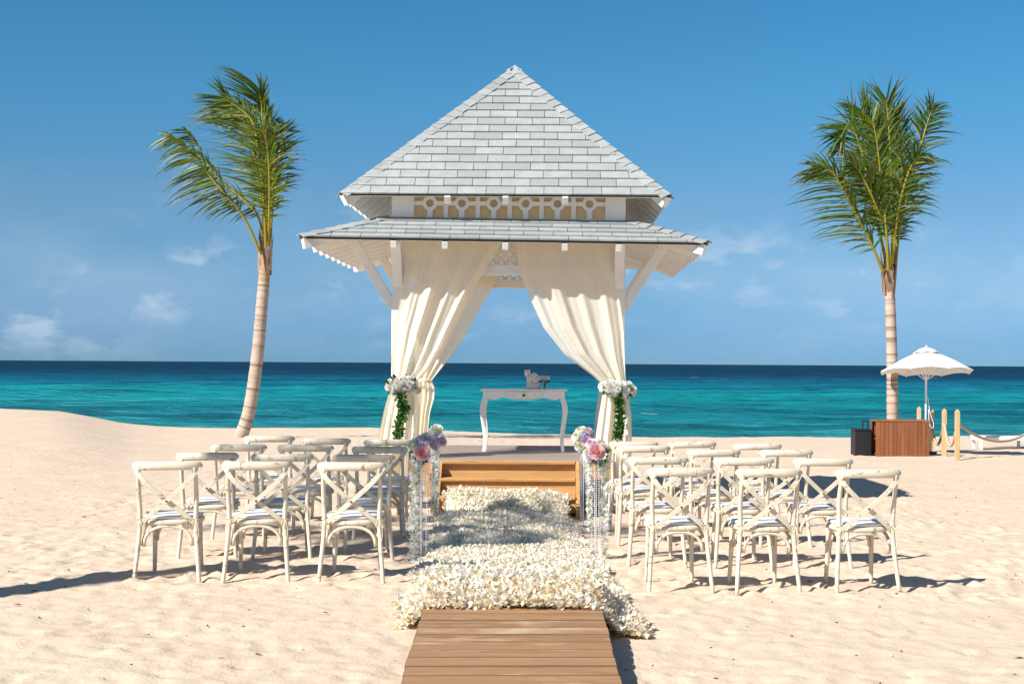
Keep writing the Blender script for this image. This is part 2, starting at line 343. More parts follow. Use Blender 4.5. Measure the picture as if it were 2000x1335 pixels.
fastmesh(me, vs, np.stack([ix[:-1,:-1], ix[:-1,1:], ix[1:,1:], ix[1:,:-1]], -1).reshape(-1, 4), 'sea')
sea = link('sea', me); sea['kind'] = 'structure'; sea['label'] = 'turquoise sea turning deep blue towards the horizon'
# wind-blown bits lying on the sand
mb = MB()
for k in range(520):
    y = 6.2+random.random()**1.3*16; x = random.uniform(-.42, .36)*y; s = random.uniform(.003, .011); z = gz(x, y)+.006
    c = random.choice([(.05,.035,.025),(.12,.08,.05),(.55,.50,.42),(.09,.06,.04)]); a = random.uniform(0, 6.3); l = s*random.uniform(1, 3)
    e = Vector((math.cos(a)*l, math.sin(a)*l, 0)); f = Vector((-math.sin(a)*s, math.cos(a)*s, 0)); o = Vector((x, y, z))
    mb.add([o-e, o+f+Vector((0,0,.002)), o+e, o-f, o+Vector((0,0,s*.9))], [(0,1,4),(1,2,4),(2,3,4),(3,0,4)], c)
o = mb.build('beach_debris', 'solid_attr'); o['kind'] = 'stuff'; o['label'] = 'dark twigs and shell crumbs scattered over the sand'; o['category'] = 'debris'

# ---------------------------------------------------------------- gazebo
XL, XR, YF, YR = -1.883, .792, 16.30, 19.20; XC = (XL+XR)/2; PW = .17
G = empty('gazebo', (XC, (YF+YR)/2, 0), 'white wooden gazebo with a two-tiered grey shingle roof on the sand', 'gazebo'); GL = Vector(G.location)
def gp(mb, name, material, parent=None, **k):       # part of the gazebo given in world coordinates
    p = parent or G; off = GL if parent is None else GL
    mb.v = [tuple(Vector(q)-off) for q in mb.v]; return mb.build(name, material, p, **k)
for x in (XL+PW/2, XR-PW/2):
    for y in (YF+PW/2, YR-PW/2): gp(MB().box((x, y, 1.42), (PW, PW, 3.66)), 'post', 'white_paint', bevel=.008)
for a, b in (((XL,YF),(XR,YF)), ((XL,YR),(XR,YR)), ((XL,YF),(XL,YR)), ((XR,YF),(XR,YR))):   # ring beams
    hx = abs(a[1]-b[1]) < .1; s = .05
    c = ((a[0]+b[0])/2+(0 if hx else (s if a[0] == XL else -s)), (a[1]+b[1])/2+((s if a[1] == YF else -s) if hx else 0), 2.69 if hx else 2.80)
    gp(MB().box(c, ((XR-XL-2*PW-.004, .09, .12) if hx else (.09, YR-YF-2*PW-.004, .24))), 'beam', 'white_paint', bevel=.006)
def brace(a, b): gp(MB().bar(a, b, .085, .11, up=(0,0,1) if abs(a[0]-b[0]) > .05 else (1,0,0)), 'brace', 'white_paint', bevel=.006)
for yy in (YF+PW/2, YR-PW/2):
    brace((XL+.01, yy, 2.26), (XL-.46, yy, 3.03)); brace((XR-.01, yy, 2.26), (XR+.46, yy, 3.01))
for xx in (XL+.075, XR-.075): brace((xx, YF+.01, 2.50), (xx, YF-.30, 2.995)); brace((xx, YR-.01, 2.50), (xx, YR+.30, 2.995))
# lower roof: eave rectangle -> ring around the clerestory
E = dict(x0=-2.826, x1=1.667, y0=15.70, y1=19.80, z=2.985); T = dict(x0=-1.93, x1=.84, y0=16.24, y1=19.26, z=3.262)
U = dict(x0=-2.417, x1=1.263, y0=15.95, y1=19.55, z=3.515); AP = Vector((-.53, 17.75, 5.295))
def sh(p): p = Vector(p); return Vector((p.x, p.y, p.z-.010*(p.x-XC)))
ec = [sh((E['x0'],E['y0'],E['z'])), sh((E['x1'],E['y0'],E['z'])), sh((E['x1'],E['y1'],E['z'])), sh((E['x0'],E['y1'],E['z']))]
tcn = [sh((T['x0'],T['y0'],T['z'])), sh((T['x1'],T['y0'],T['z'])), sh((T['x1'],T['y1'],T['z'])), sh((T['x0'],T['y1'],T['z']))]
uc = [Vector((U['x0'],U['y0'],U['z'])), Vector((U['x1'],U['y0'],U['z'])), Vector((U['x1'],U['y1'],U['z'])), Vector((U['x0'],U['y1'],U['z']))]
dz = Vector((0,0,.022))
def decking(name, lo, hi, material):
    mb = MB()
    for i in range(4):
        a, b = lo[i], lo[(i+1) % 4]
        if hi is None: mb.add([a, b, AP], [(0,1,2)])
        else: mb.add([a, b, hi[(i+1) % 4], hi[i]], [(0,1,2,3)])
    return mb
def slab(name, lo, hi, material, th, drop, parent=None):
    mb = decking(name, [p-Vector((0,0,drop)) for p in lo], None if hi is None else [p-Vector((0,0,drop)) for p in hi], material)
    if hi is None: mb.v = [tuple(Vector(v)-(Vector((0,0,drop)) if (Vector(v)-AP).length < 1e-6 else Vector())) for v in mb.v]
    o = gp(mb, name, material, parent); s = o.modifiers.new('solid', 'SOLIDIFY'); s.thickness = th; s.offset = -1; return o
lower = slab('lower_roof', ec, tcn, 'underlay', .012, 0); lower['label'] = 'shallow lower skirt roof with wide eaves'
upper = slab('upper_roof', uc, None, 'underlay', .012, 0); upper['label'] = 'steep pyramid roof of pale grey shingles'
def inset(c, q, k):   # shrink a rectangle of corners a little
    m = sum(c, Vector())/4; return [m+(p-m)*k for p in c]
slab('soffit', inset(ec, 0, .985), tcn, 'white_paint', .014, .018); 
slab('ceiling', inset(uc, 0, .985), None, 'white_paint', .014, .020)
def clip(poly, a, b):     # keep left of a->b
    out = []
    for i in range(len(poly)):
        p, q = poly[i], poly[(i+1) % len(poly)]; sp_ = (b[0]-a[0])*(p[1]-a[1])-(b[1]-a[1])*(p[0]-a[0]); sq = (b[0]-a[0])*(q[1]-a[1])-(b[1]-a[1])*(q[0]-a[0])
        if sp_ >= 0: out.append(p)
        if sp_*sq < 0: t = sp_/(sp_-sq); out.append((p[0]+(q[0]-p[0])*t, p[1]+(q[1]-p[1])*t))
    return out
def shingles(A, B, C, D, ex, w, parent, single, over=.02):
    e1 = (B-A).normalized(); n = e1.cross(C-A).normalized(); n = n if n.z > 0 else -n; e2 = n.cross(e1).normalized(); e2 = e2 if e2.z > 0 else -e2
    to = lambda p: ((p-A).dot(e1), (p-A).dot(e2)); quad = [to(q) for q in ((A,B,C,D) if D is not None else (A,B,C))]
    quad = [(x, y-(over if abs(y) < 1e-6 else 0)) for x, y in quad]
    H = max(q[1] for q in quad); Wd = quad[1][0]; join = MB(); r = 0; t = -over
    while t < H-.02:
        off = (.5*(r % 2)+.08*random.random()-.04)*w; x = -w+off
        while x < Wd+w:
            wob = random.uniform(-.0025, .0025); t1 = min(t+ex+.012, H); poly = [(x+.0032, t+wob), (x+w-.0032, t+wob+random.uniform(-.002, .002)), (x+w-.0032, t1), (x+.0032, t1)]
            for k in range(len(quad)): poly = clip(poly, quad[k], quad[(k+1) % len(quad)]) if len(poly) > 2 else []
            if len(poly) > 2:
                ar = abs(sum(poly[i][0]*poly[(i+1) % len(poly)][1]-poly[(i+1) % len(poly)][0]*poly[i][1] for i in range(len(poly))))/2
                if ar > .0015:
                    mb = MB(); lift = random.uniform(.0, .004)
                    f = lambda a, b, d: A+e1*a+e2*b+n*(.004+d*(.017+lift-(b-t)/(ex+.012)*(.015+lift)))
                    mb.prism(poly, 0, 1, f)
                    if single: gp(mb, 'shingle', 'shingle', parent)
                    else: join.add(mb.v, mb.f)
            x += w
        t += ex; r += 1
    if not single: o = gp(join, 'shingle_cover', 'shingle', parent); o['kind'] = 'stuff'
def hipcaps(a, b, nrm1, nrm2, n, parent, single=True, wd=.125):
    a, b = Vector(a), Vector(b); d = (b-a)/n; e = d.normalized(); s1 = e.cross(nrm1).normalized(); s2 = e.cross(nrm2).normalized()
    up = (nrm1+nrm2).normalized(); s1 = s1 if s1.dot(nrm2) < 0 else -s1; s2 = s2 if s2.dot(nrm1) < 0 else -s2; join = MB()
    for i in range(n):
        o = a+d*i; lo = .030+random.uniform(0, .006); hi = .020; p0, p1 = o-d*.02+up*lo, o+d*1.08+up*hi
        k = wd+random.uniform(-.006, .006); dn = up*.010
        vs = [p0, p0+s1*k, p0+s2*k, p1, p1+s1*k*.97, p1+s2*k*.97]; vs += [v-dn for v in vs]
        mb = MB().add(vs, [(0,1,4,3),(0,3,5,2),(6,9,10,7),(6,8,11,9),(0,6,7,1),(0,2,8,6),(1,7,10,4),(2,5,11,8),(3,4,10,9),(3,9,11,5)])
        if single: gp(mb, 'hip_shingle', 'shingle', parent)
        else: join.add(mb.v, mb.f)
    if not single: o = gp(join, 'hip_cover', 'shingle', parent); o['kind'] = 'stuff'
def fn(a, b, c): n = (b-a).cross(c-a).normalized(); return n if n.z > 0 else -n
for i in range(4):
    j = (i+1) % 4
    shingles(uc[i], uc[j], AP, None, .148, .325, upper, i == 0); shingles(ec[i], ec[j], tcn[j], tcn[i], .123, .328, lower, i == 0)
un = [fn(uc[i], uc[(i+1) % 4], AP) for i in range(4)]; ln_ = [fn(ec[i], ec[(i+1) % 4], tcn[i]) for i in range(4)]
for i in range(4):
    hipcaps(uc[i]-Vector((0,0,.012)), AP+Vector((0,0,.005)), un[i], un[i-1], 22, upper, i < 2); hipcaps(ec[i], tcn[i], ln_[i], ln_[i-1], 7, lower, i < 2, .11)
gp(MB().add([AP+Vector((0,0,.045)), AP+Vector((-.13,-.13,-.09)), AP+Vector((.13,-.13,-.09)), AP+Vector((.13,.13,-.09)), AP+Vector((-.13,.13,-.09))], [(0,1,2),(0,2,3),(0,3,4),(0,4,1)]), 'apex_cap', 'shingle', upper)
mb = MB()                                             # dark drip edge under the shingles
for cs in (ec, uc):
    for i in range(4):
        a, b = cs[i], cs[(i+1) % 4]; mb.bar(a-Vector((0,0,.012)), b-Vector((0,0,.012)), .014, .028)
gp(mb, 'drip_edge', 'underlay')
# rafters and hip rafters
def rafter(a, b, w=.065, h=.085, drop=.075, cut=True):
    d = Vector((0,0,drop)); gp(MB().bar(Vector(a)-d, Vector(b)-d, w, h), 'rafter', 'white_paint', bevel=.004)
def along(c0, c1, t0, t1, f): return c0.lerp(c1, f), t0.lerp(t1, f)
for px in (768, 868, 986, 1102, 1207):
    x = (px-PX)*15.75/F; z = sh((x, 0, 0)).z; rafter((x, 15.715, 2.985+z), (x, 16.28, 3.265+z))
    rafter((x, 19.785, 2.985+z), (x, 19.22, 3.265+z))
for f in np.linspace(.06, .94, 9):
    y = E['y0']+(E['y1']-E['y0'])*f
    yt = T['y0']+(T['y1']-T['y0'])*f
    for xe, xt in ((E['x0']+.02, T['x0']+.04), (E['x1']-.02, T['x1']-.04)):
        if T['y0'] < y < T['y1']: rafter(sh((xe, y, E['z'])), sh((xt, y, T['z']-.012)), .05, .10, .082)
for i in range(4): rafter(ec[i].lerp(tcn[i], .03), tcn[i].lerp(ec[i], -.03), .075, .12, .09)
for px in (873, 986, 1102):
    x = (px-PX)*16/F; k = .30; rafter((x, 15.96, 3.525), (x, 16.50, 4.05), .066, .10, .085)
for i in range(4): rafter(uc[i].lerp(AP, .015), uc[i].lerp(AP, .985), .08, .13, .11)
for f in np.linspace(.12, .88, 7):
    y = U['y0']+(U['y1']-U['y0'])*f; g = min(f, 1-f)*2
    for xe in (U['x0'], U['x1']):
        rafter((xe+(.015 if xe < 0 else -.015), y, U['z']), (xe+(AP.x-xe)*g*.95, y, U['z']+(AP.z-U['z'])*g*.95), .05, .10, .08)
# clerestory: boarded corners and a fretwork frieze on the front, boards on the other sides
zb, zt = 3.17, 3.66
for s in (0, 1):
    x0, x1 = ((XL, -1.645) if s == 0 else (.575, XR)); gp(MB().box(((x0+x1)/2, 16.275, (zb+zt)/2), (x1-x0, .05, zt-zb)), 'corner_panel', 'white_paint', bevel=.004)
    gp(MB().box(((-1.640 if s == 0 else .570), 16.262, (zb+zt)/2), (.02, .05, zt-zb)), 'trim', 'white_paint')
fx0, fx1 = -1.63, .56; n = 6; cw = (fx1-fx0)/n; zc0, zc1 = 3.262, 3.60; zc = (zc0+zc1)/2+.012
fz = MB(); fr = lambda a, b, d: Vector((a, 16.265+d, b))
def strip(a, b, w):
    a, b = Vector((*a, 0)), Vector((*b, 0)); d = (b-a).normalized(); m = Vector((-d.y, d.x, 0))*w/2; fz.prism([tuple((a+m)[:2]), tuple((b+m)[:2]), tuple((b-m)[:2]), tuple((a-m)[:2])], 0, .022, fr)
for k in range(n):
    cx = fx0+cw*(k+.5); rr = .085
    ring = [(math.cos(t*math.pi/10), math.sin(t*math.pi/10)) for t in range(20)]
    for t in range(20):
        p, q = ring[t], ring[(t+1) % 20]; fz.prism([(cx+p[0]*rr, zc+p[1]*rr), (cx+q[0]*rr, zc+q[1]*rr), (cx+q[0]*.045, zc+q[1]*.045), (cx+p[0]*.045, zc+p[1]*.045)], -.004, .020, fr)
    for sx in (-1, 1): strip((cx+sx*.08, zc), (cx+sx*cw/2, zc), .05)
    strip((cx, zc+.08), (cx, zc1+.06), .062); strip((cx, zc-.08), (cx, zc0-.03), .062)
    if k: fz.prism([(fx0+cw*k-.025, zc0-.03), (fx0+cw*k+.025, zc0-.03), (fx0+cw*k+.025, zc1+.06), (fx0+cw*k-.025, zc1+.06)], -.003, .019, fr)
gp(fz, 'fretwork', 'white_paint')
gp(MB().box(((fx0+fx1)/2, 16.345, 3.40), (fx1-fx0, .02, .36)), 'backing_board', 'tan_board')
gp(MB().box(((fx0+fx1)/2, 16.268, zc0-.018), (fx1-fx0, .03, .05)), 'sill', 'white_paint'); gp(MB().box(((fx0+fx1)/2, 16.27, zc1+.06), (fx1-fx0, .03, .06)), 'head_rail', 'white_paint')
gp(MB().box((XC, 16.245, 3.215), (XR-XL+.06, .03, .035)), 'flashing', 'underlay')
gp(MB().box((XC, YR-.03, (zb+zt)/2), (XR-XL, .05, zt-zb)), 'wall_board', 'white_paint')
for x in (XL+.025, XR-.025):
    for k in range(3): gp(MB().box((x, (YF+YR)/2, zb+.082+k*.163), (.05, YR-YF-.12, .158)), 'wall_board', 'white_paint', bevel=.004)
# trellis and carved rail over the sea side opening
for yy in (YF+.05, YR-.05):
    tr = MB()
    for k in range(-4, 28):
        x = XL+.1+k*.11
        for sg in (1, -1):
            yo = yy-(.006 if sg > 0 else -.006); a, b = Vector((x, yo, 2.752)), Vector((x+sg*.42, yo, 3.172))
            if XL+PW < min(a.x, b.x) and max(a.x, b.x) < XR-PW: tr.bar(a, b, .030, .010, up=(0,1,0))
    gp(tr, 'trellis', 'white_paint')

# ---------------------------------------------------------------- timber stage and steps
DZ = .538; SX0, SX1, SY0, SY1 = -1.645, .66, 15.95, 18.75
st = empty('stage', ((SX0+SX1)/2, (SY0+SY1)/2, 0), 'low timber stage with weathered grey planks inside the gazebo', 'stage'); SL = Vector(st.location)
def stp(mb, name, m, **k): mb.v = [tuple(Vector(v)-SL) for v in mb.v]; return mb.build(name, m, st, **k)
n = 20; pw = (SY1-SY0)/n
for k in range(n): stp(MB().box(((SX0+SX1)/2, SY0+pw*(k+.5), DZ-.0175), (SX1-SX0+random.uniform(0,.004), pw-.004, .035)), 'plank', 'deck', bevel=.003)
for y in (SY0+.012, SY1-.02): stp(MB().box(((SX0+SX1)/2, y, DZ-.125), (SX1-SX0-.01, .036, .175)), 'fascia', 'pine_x', bevel=.003)
for x in (SX0+.02, SX1-.02): stp(MB().box((x, (SY0+SY1)/2, DZ-.126), (.036, SY1-SY0-.08, .17)), 'joist', 'pine_x')
for x in (SX0+.10, -.5, SX1-.12):
    for y in (SY0+.09, (SY0+SY1)/2, SY1-.1): stp(MB().box((x, y, .16), (.075, .075, .60)), 'leg', 'pine_z', bevel=.004)
sp0 = P(852, 1003, 15.3); Xa, Xb = -1.275, .252
sr = empty('entrance_steps', ((Xa+Xb)/2, 15.6, 0), 'golden pine steps leading from the petal aisle up to the stage', 'steps'); RL = Vector(sr.location)
def srp(mb, name, m, **k): mb.v = [tuple(Vector(v)-RL) for v in mb.v]; return mb.build(name, m, sr, **k)
prof = [(15.235, -.05), (15.36, -.05), (15.945, -.05), (15.945, .532), (15.85, .532)]
for x in (Xa, Xb):
    srp(MB().prism(prof, -.022, .022, lambda a, b, d: Vector((x+d, a, b))), 'stringer', 'pine_z', bevel=.003)
for k in range(3):
    zt_ = .532-.178*k; yf = 15.86-.205*k
    srp(MB().box(((Xa+Xb)/2, yf+.055 if k == 0 else yf+.10, zt_-.018), (Xb-Xa-.048, .20 if k == 0 else .245, .036)), 'tread', 'pine_x', bevel=.008)
    srp(MB().box(((Xa+Xb)/2, yf+.03, zt_-.036-.072), (Xb-Xa-.05, .022, .142)), 'riser', 'pine_x')

# ---------------------------------------------------------------- boardwalk
bx = lambda y: -.2085+(y-7.02)*-.0268; bz = lambda y: .04+(y-7.02)*.0464
bw = empty('boardwalk', (bx(7.5), 7.5, 0), 'brown timber boardwalk strewn with sand in the foreground', 'boardwalk'); BL = Vector(bw.location)
M = Matrix.Rotation(math.atan(.0464), 3, 'X') @ Matrix.Rotation(R(1.5), 3, 'Z')
y = 5.0; k = 0
while y < 9.35:
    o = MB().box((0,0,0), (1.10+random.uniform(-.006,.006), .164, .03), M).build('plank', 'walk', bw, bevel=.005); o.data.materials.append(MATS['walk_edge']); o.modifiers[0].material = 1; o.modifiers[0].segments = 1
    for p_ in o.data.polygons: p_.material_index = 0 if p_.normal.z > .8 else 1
    o.location = Vector((bx(y)+random.uniform(-.004,.004), y, bz(y)-.015+random.uniform(-.002,.002)))-BL; y += .1745
for s in (-.48, 0, .48): 
    mb = MB().bar((bx(5.0)+s, 5.0, bz(5.0)-.075), (bx(9.35)+s, 9.35, bz(9.35)-.075), .045, .085); mb.v = [tuple(Vector(v)-BL) for v in mb.v]; mb.build('joist', 'walk', bw)

# ---------------------------------------------------------------- petal carpet
def cx(y): return -.215+(y-8.9)*-.0508
def cwid(y): return 1.50-(y-8.9)*.036
ct = empty('petal_carpet', (cx(12), 12, 0), 'fluffy carpet of ivory fabric petals laid along the aisle to the steps', 'carpet'); CL = Vector(ct.location)
def cz(x, y):
    g = float(base(x, y))+.03
    if y < 9.5: 
        e = abs(x-bx(y)); k = min(1, max(0, (.66-e)/.13)); g = max(g, g+(bz(y)+.012-g)*k)
    if y > 14.75: g += min(1, (y-14.75)/.35)*.19
    return g-.028*min(1, max(0, (8.98-y)/.2))+.03*(1-min(1, max(0, (abs(x-cx(y))/(cwid(y)/2)-.75)/.25)))
mb = MB(); nu, nv = 22, 90; pts = []
for j in range(nv):
    for i in range(nu):
        y = 8.78+j/(nv-1)*(15.33-8.78); x = cx(y)+(i/(nu-1)-.5)*cwid(y)*.96; pts.append(Vector((x, y, cz(x, y)))-CL)
mb.grid(pts, nu, nv, (.86,.80,.66)); mb.build('backing_cloth', 'solid_attr', ct, smooth=True)
cnt = 0; join = MB()
def petal(o, d, up, l, w, c, mb):
    s = d.cross(up).normalized(); up = s.cross(d); curl = random.uniform(-.3, .5)
    vs = [o-s*w*.25, o+s*w*.25, o+d*l*.55-s*w*.5+up*l*.16*random.uniform(0,1.6), o+d*l*.55+s*w*.5+up*l*.16*random.uniform(0,1.6), o+d*l*.95-s*w*.32+up*l*curl, o+d*l*1.0+s*w*.30+up*l*(curl+random.uniform(-.2,.2))]
    mb.add(vs, [(0,1,3,2),(2,3,5,4)], c)
cand = []
for k in range(60000):
    y = 8.70+random.random()**1.12*(15.33-8.70); e = random.uniform(-1, 1); e = math.copysign(abs(e)**.92, e); x = cx(y)+e*cwid(y)/2*(1+.05*random.uniform(-1,1)+.04*math.sin(y*5+e))
    lump = float(vnoise(x, y, .20, 8)); z = cz(x, y)+max(-.02, lump*.055)+random.uniform(-.01, .02)
    th = random.uniform(0, 6.283); el = random.uniform(.02, 1.15); d = Vector((math.cos(th)*math.cos(el), math.sin(th)*math.cos(el), math.sin(el)))
    if abs(e) > .9: d = (d+Vector((math.copysign(.7, e), 0, -.25))).normalized()
    if y < 8.85: d = (d+Vector((0, -.8, -.25))).normalized()
    c = random.choices([(.88,.83,.71), (.84,.76,.60), (.91,.88,.80), (.82,.66,.42)], [5, 2.5, 5, .8])[0]
    if y < 9.3 and random.random() < .25: c = (.74,.56,.32)
    cand.append((y, Vector((x, y, z))-CL, d, jit(c, .07)))
cand.sort(key=lambda q: q[0])
for k, (y, o, d, c) in enumerate(cand):
    l, w = random.choice((.8,1,1,1.35))*random.uniform(.022, .046), random.uniform(.015, .034); up = Vector((random.gauss(0,.5), random.gauss(0,.5), 1)).normalized()
    if k % 3 == 0 and cnt < 300:
        q = MB(); petal(Vector(), d, up, l*1.1, w*1.1, c, q); q.build('petal', 'petal', ct, loc=o); cnt += 1
    else: petal(o, d, up, l, w, c, join)
o = join.build('petals', 'petal', ct); o['kind'] = 'stuff'

# ---------------------------------------------------------------- cross-back chairs
def chair_proto():
    t = empty('cross_back_chair', (0,0,0), '', 'chair')
    for s in (-1, 1):
        p = spl([(s*.238,-.075,-.05), (s*.222,-.035,.14), (s*.205,-.005,.34), (s*.200,.0,.47), (s*.206,-.012,.62), (s*.205,-.05,.76), (s*.196,-.075,.845)], 18)
        MB().tube(p, [.015+.003*math.sin(i/17*3.1) for i in range(18)], 8).build('leg', 'cream_wood', t, smooth=True)
        p = spl([(s*.180,.435,-.05), (s*.172,.415,.14), (s*.168,.40,.30), (s*.168,.395,.435)], 10)
        MB().tube(p, [.014,.015,.016,.017,.018,.0185,.019,.019,.019,.019], 8).build('leg', 'cream_wood', t, smooth=True)
    m = 34; p = []; r = []
    for i in range(m):
        a = i/(m-1)*2-1; p.append((math.copysign(abs(a)**.9, a)*.252, -.100+.070*abs(a)**2.6, .852+.004*(1-a*a))); r.append(.0335*max(.25, (1-max(0, (abs(a)-.78)/.22)**2.4)**.5))
    MB().tube(p, r, 10, sq=(.62, 1.0)).build('top_rail', 'cream_wood', t, smooth=True)
    for s in (-1, 1):
        p = spl([(s*.234,-.060,.850), (s*.16,-.080,.745), (0,-.062-.009*s,.598), (-s*.14,-.030,.480), (-s*.192,-.012,.428)], 16)
        mb = MB(); prev = None; ring = []
        for i, q in enumerate(p):
            d = (p[min(i+1, 15)]-p[max(i-1, 0)]).normalized(); n_ = Vector((0,-1,0)); n_ = (n_-d*n_.dot(d)).normalized(); e = d.cross(n_)
            ring += [q+e*.0172+n_*.005, q-e*.0172+n_*.005, q-e*.0172-n_*.005, q+e*.0172-n_*.005]
        mb.add(ring, [(i*4+k, i*4+(k+1) % 4, i*4+4+(k+1) % 4, i*4+4+k) for i in range(15) for k in range(4)]+[(0,3,2,1), (60,61,62,63)]); mb.build('cross_strap', 'cream_wood', t, bevel=.0015)
    MB().tube([(0,-.074,.598), (0,-.082,.598)], .007, 8).build('rivet', 'dark_metal', t)
    out = []
    for i in range(40):
        a = i/40*2*math.pi; c, s = math.cos(a), math.sin(a); x = math.copysign(abs(c)**.62, c)*.213; y = .205+math.copysign(abs(s)**.62, s)*.222; x *= 1+.09*(y-.2)/.22; out.append((x, y))
    def pad(z0, z1, k0, k1, puff=0):
        mb = MB(); n_ = len(out); lv = [(z0, k0*.97), (z0+(z1-z0)*.2, k0), (z1-(z1-z0)*.25, k1), (z1, k1*.95), (z1+puff*.7, k1*.6), (z1+puff, .05)]
        vs = [Vector((x*k, .205+(y-.205)*k, z)) for z, k in lv for x, y in out]
        fs = [(j*n_+i, j*n_+(i+1) % n_, (j+1)*n_+(i+1) % n_, (j+1)*n_+i) for j in range(len(lv)-1) for i in range(n_)]+[tuple(range(n_))[::-1], tuple(range(5*n_, 6*n_))]
        return mb.add(vs, fs)
    pad(.418, .457, 1, 1).build('seat', 'cream_wood', t, smooth=True); pad(.459, .487, .95, .97, .006).build('cushion', 'cushion', t, smooth=True)
    def arch(a, b, top, off):
        a, b = Vector(a), Vector(b); m_ = (a+b)/2; h = top-a.z; pts = []
        for i in range(15):
            u = math.pi*i/14; w = (b-a)/2*-math.cos(u)*(1 if abs(math.cos(u)) > .999 else 1.0); pts.append(m_+w+Vector((off[0], off[1], math.sin(u)**.72*h)))
        MB().tube(pts, .0125, 8).build('arch_brace', 'cream_wood', t, smooth=True)
    arch((-.172,-.010,.262), (.172,-.010,.262), .408, (0,.012)); arch((-.150,.405,.262), (.150,.405,.262), .408, (0,-.01))
    for s in (-1, 1): arch((s*.19,.03,.262), (s*.165,.37,.262), .408, (0,0))
    for s in (-1, 1):
        mb = MB().tube([(s*.2+math.cos(a)*.024, math.sin(a)*.026, .462+.006*math.sin(2*a)) for a in np.linspace(0, 6.28, 13)], .0035, 5, cap=False)
        mb.tube(spl([(s*.2,-.026,.460), (s*.2+.016,-.04,.435), (s*.2+.026,-.036,.36), (s*.2+.014,-.03,.29)], 9), .0032, 5); mb.tube(spl([(s*.2,-.026,.460), (s*.2-.02,-.042,.44), (s*.2-.012,-.04,.40), (s*.2+.008,-.03,.452)], 9), .003, 5)
        mb.build('cushion_tie', 'ribbon', t, smooth=True)
    return t
rails = {  # block -> rows counted from the camera -> rail pixel spans (left, right, top) measured on the photograph
 'left': [[(257,394,901),(433,567,900),(619,753,902)], [(344,465,883.5),(490,611,885.7),(650,772,886.6)], [(411,520,867),(542,652,868),(686,795.5,871)], [(477,575,851),(587,684,855.6),(714,807,857.8)]],
 'right': [[(1266,1398,913),(1437,1570,915),(1632,1765,916)], [(1227,1344,892),(1395,1515,894),(1549,1669,895)], [(1205,1314,870),(1344,1450,878),(1483,1590,878)], [(1189,1286,862),(1306,1402,862),(1434,1531,866)]]}
rowY = {'left': [10.42, 11.60, 12.85, 14.2], 'right': [10.45, 11.68, 12.98, 14.3]}
rown = ['row nearest the camera', 'second row from the camera', 'third row from the camera', 'row nearest the gazebo']
posn = {'left': ['at the far left end', 'in the middle', 'beside the petal carpet'], 'right': ['beside the petal carpet', 'in the middle', 'at the far right end']}
proto = chair_proto(); first = True; CHAIRS = []
for blk in ('left', 'right'):
    for r_ in range(4):
        for c_ in range(3):
            a, b, tpx = rails[blk][r_][c_]; Y = rowY[blk][r_]; p = P((a+b)/2, tpx, Y-.08)
            o = proto if first else copy_tree(proto); first = False; yaw = R(4.4+random.uniform(-2.2, 2.2)); CHAIRS.append((p.x, Y))
            o.location = (p.x-.08*math.sin(yaw), Y, p.z-.886); o.rotation_euler = (R(random.uniform(-.6,.6)), R(random.uniform(-.5,.5)), yaw)
            tag(o, f'distressed cream cross-back chair, {blk} block, {rown[r_]}, {posn[blk][c_]}', 'chair', 'cross-back chairs set out either side of the aisle')

# ---------------------------------------------------------------- flowers
def patch(mb, o, M, l, w, cup, c, ruf=.0):
    pts = []
    for j in range(4):
        v = j/3
        for i in range(3):
            u = i-1; wd = w*math.sin(.35+v*2.1)*(1 if j < 3 else .75); pts.append(o+M @ Vector((u*wd*.5, v*l, cup*l*(v*v*.9)+abs(u)*cup*w*.45+ruf*random.uniform(-1,1)*(j == 3))))
    mb.grid(pts, 3, 4, c)
def flower(rad, n, c_out, c_in, ruf=.15):
    mb = MB(); g = 2.39996
    for k in range(n):
        f = k/n; th = k*g; el = 1.45-1.75*f**.75; M = Matrix.Rotation(th, 3, 'Z') @ Matrix.Rotation(el, 3, 'X')
        c = jit(tuple(a+(b-a)*f for a, b in zip(c_in, c_out)), .12); patch(mb, Vector((0,0,rad*.10)), M, rad*(.62+.40*f), rad*(.55+.45*f), .34, c, rad*ruf)
    return mb
def floret_ball(rad, n, cols):
    mb = MB()
    for k in range(n):
        z = 1-1.75*k/n; th = k*2.39996; s = math.sqrt(max(0, 1-z*z)); d = Vector((s*math.cos(th), s*math.sin(th), z)); q = d.to_track_quat('Z', 'Y').to_matrix(); c = jit(random.choice(cols), .15)
        for i in range(4):
            M = q @ Matrix.Rotation(i*math.pi/2+k, 3, 'Z'); a = rad*.24
            mb.add([d*rad, d*rad*1.04+M @ Vector((a*.6, a*.35, a*.15)), d*rad*1.02+M @ Vector((a, 0, .0)), d*rad*1.04+M @ Vector((a*.6, -a*.35, a*.15))], [(0,1,2,3)], c)
    return mb
def leafmesh(l, w, c):
    mb = MB(); pts = []
    for j in range(5):
        v = j/4; wd = w*math.sin(v*3.0+.12)
        for i in (-1, 0, 1): pts.append(Vector((i*wd*.5, v*l, abs(i)*wd*.22-.25*l*v*v)))
    return mb.grid(pts, 3, 5, c)
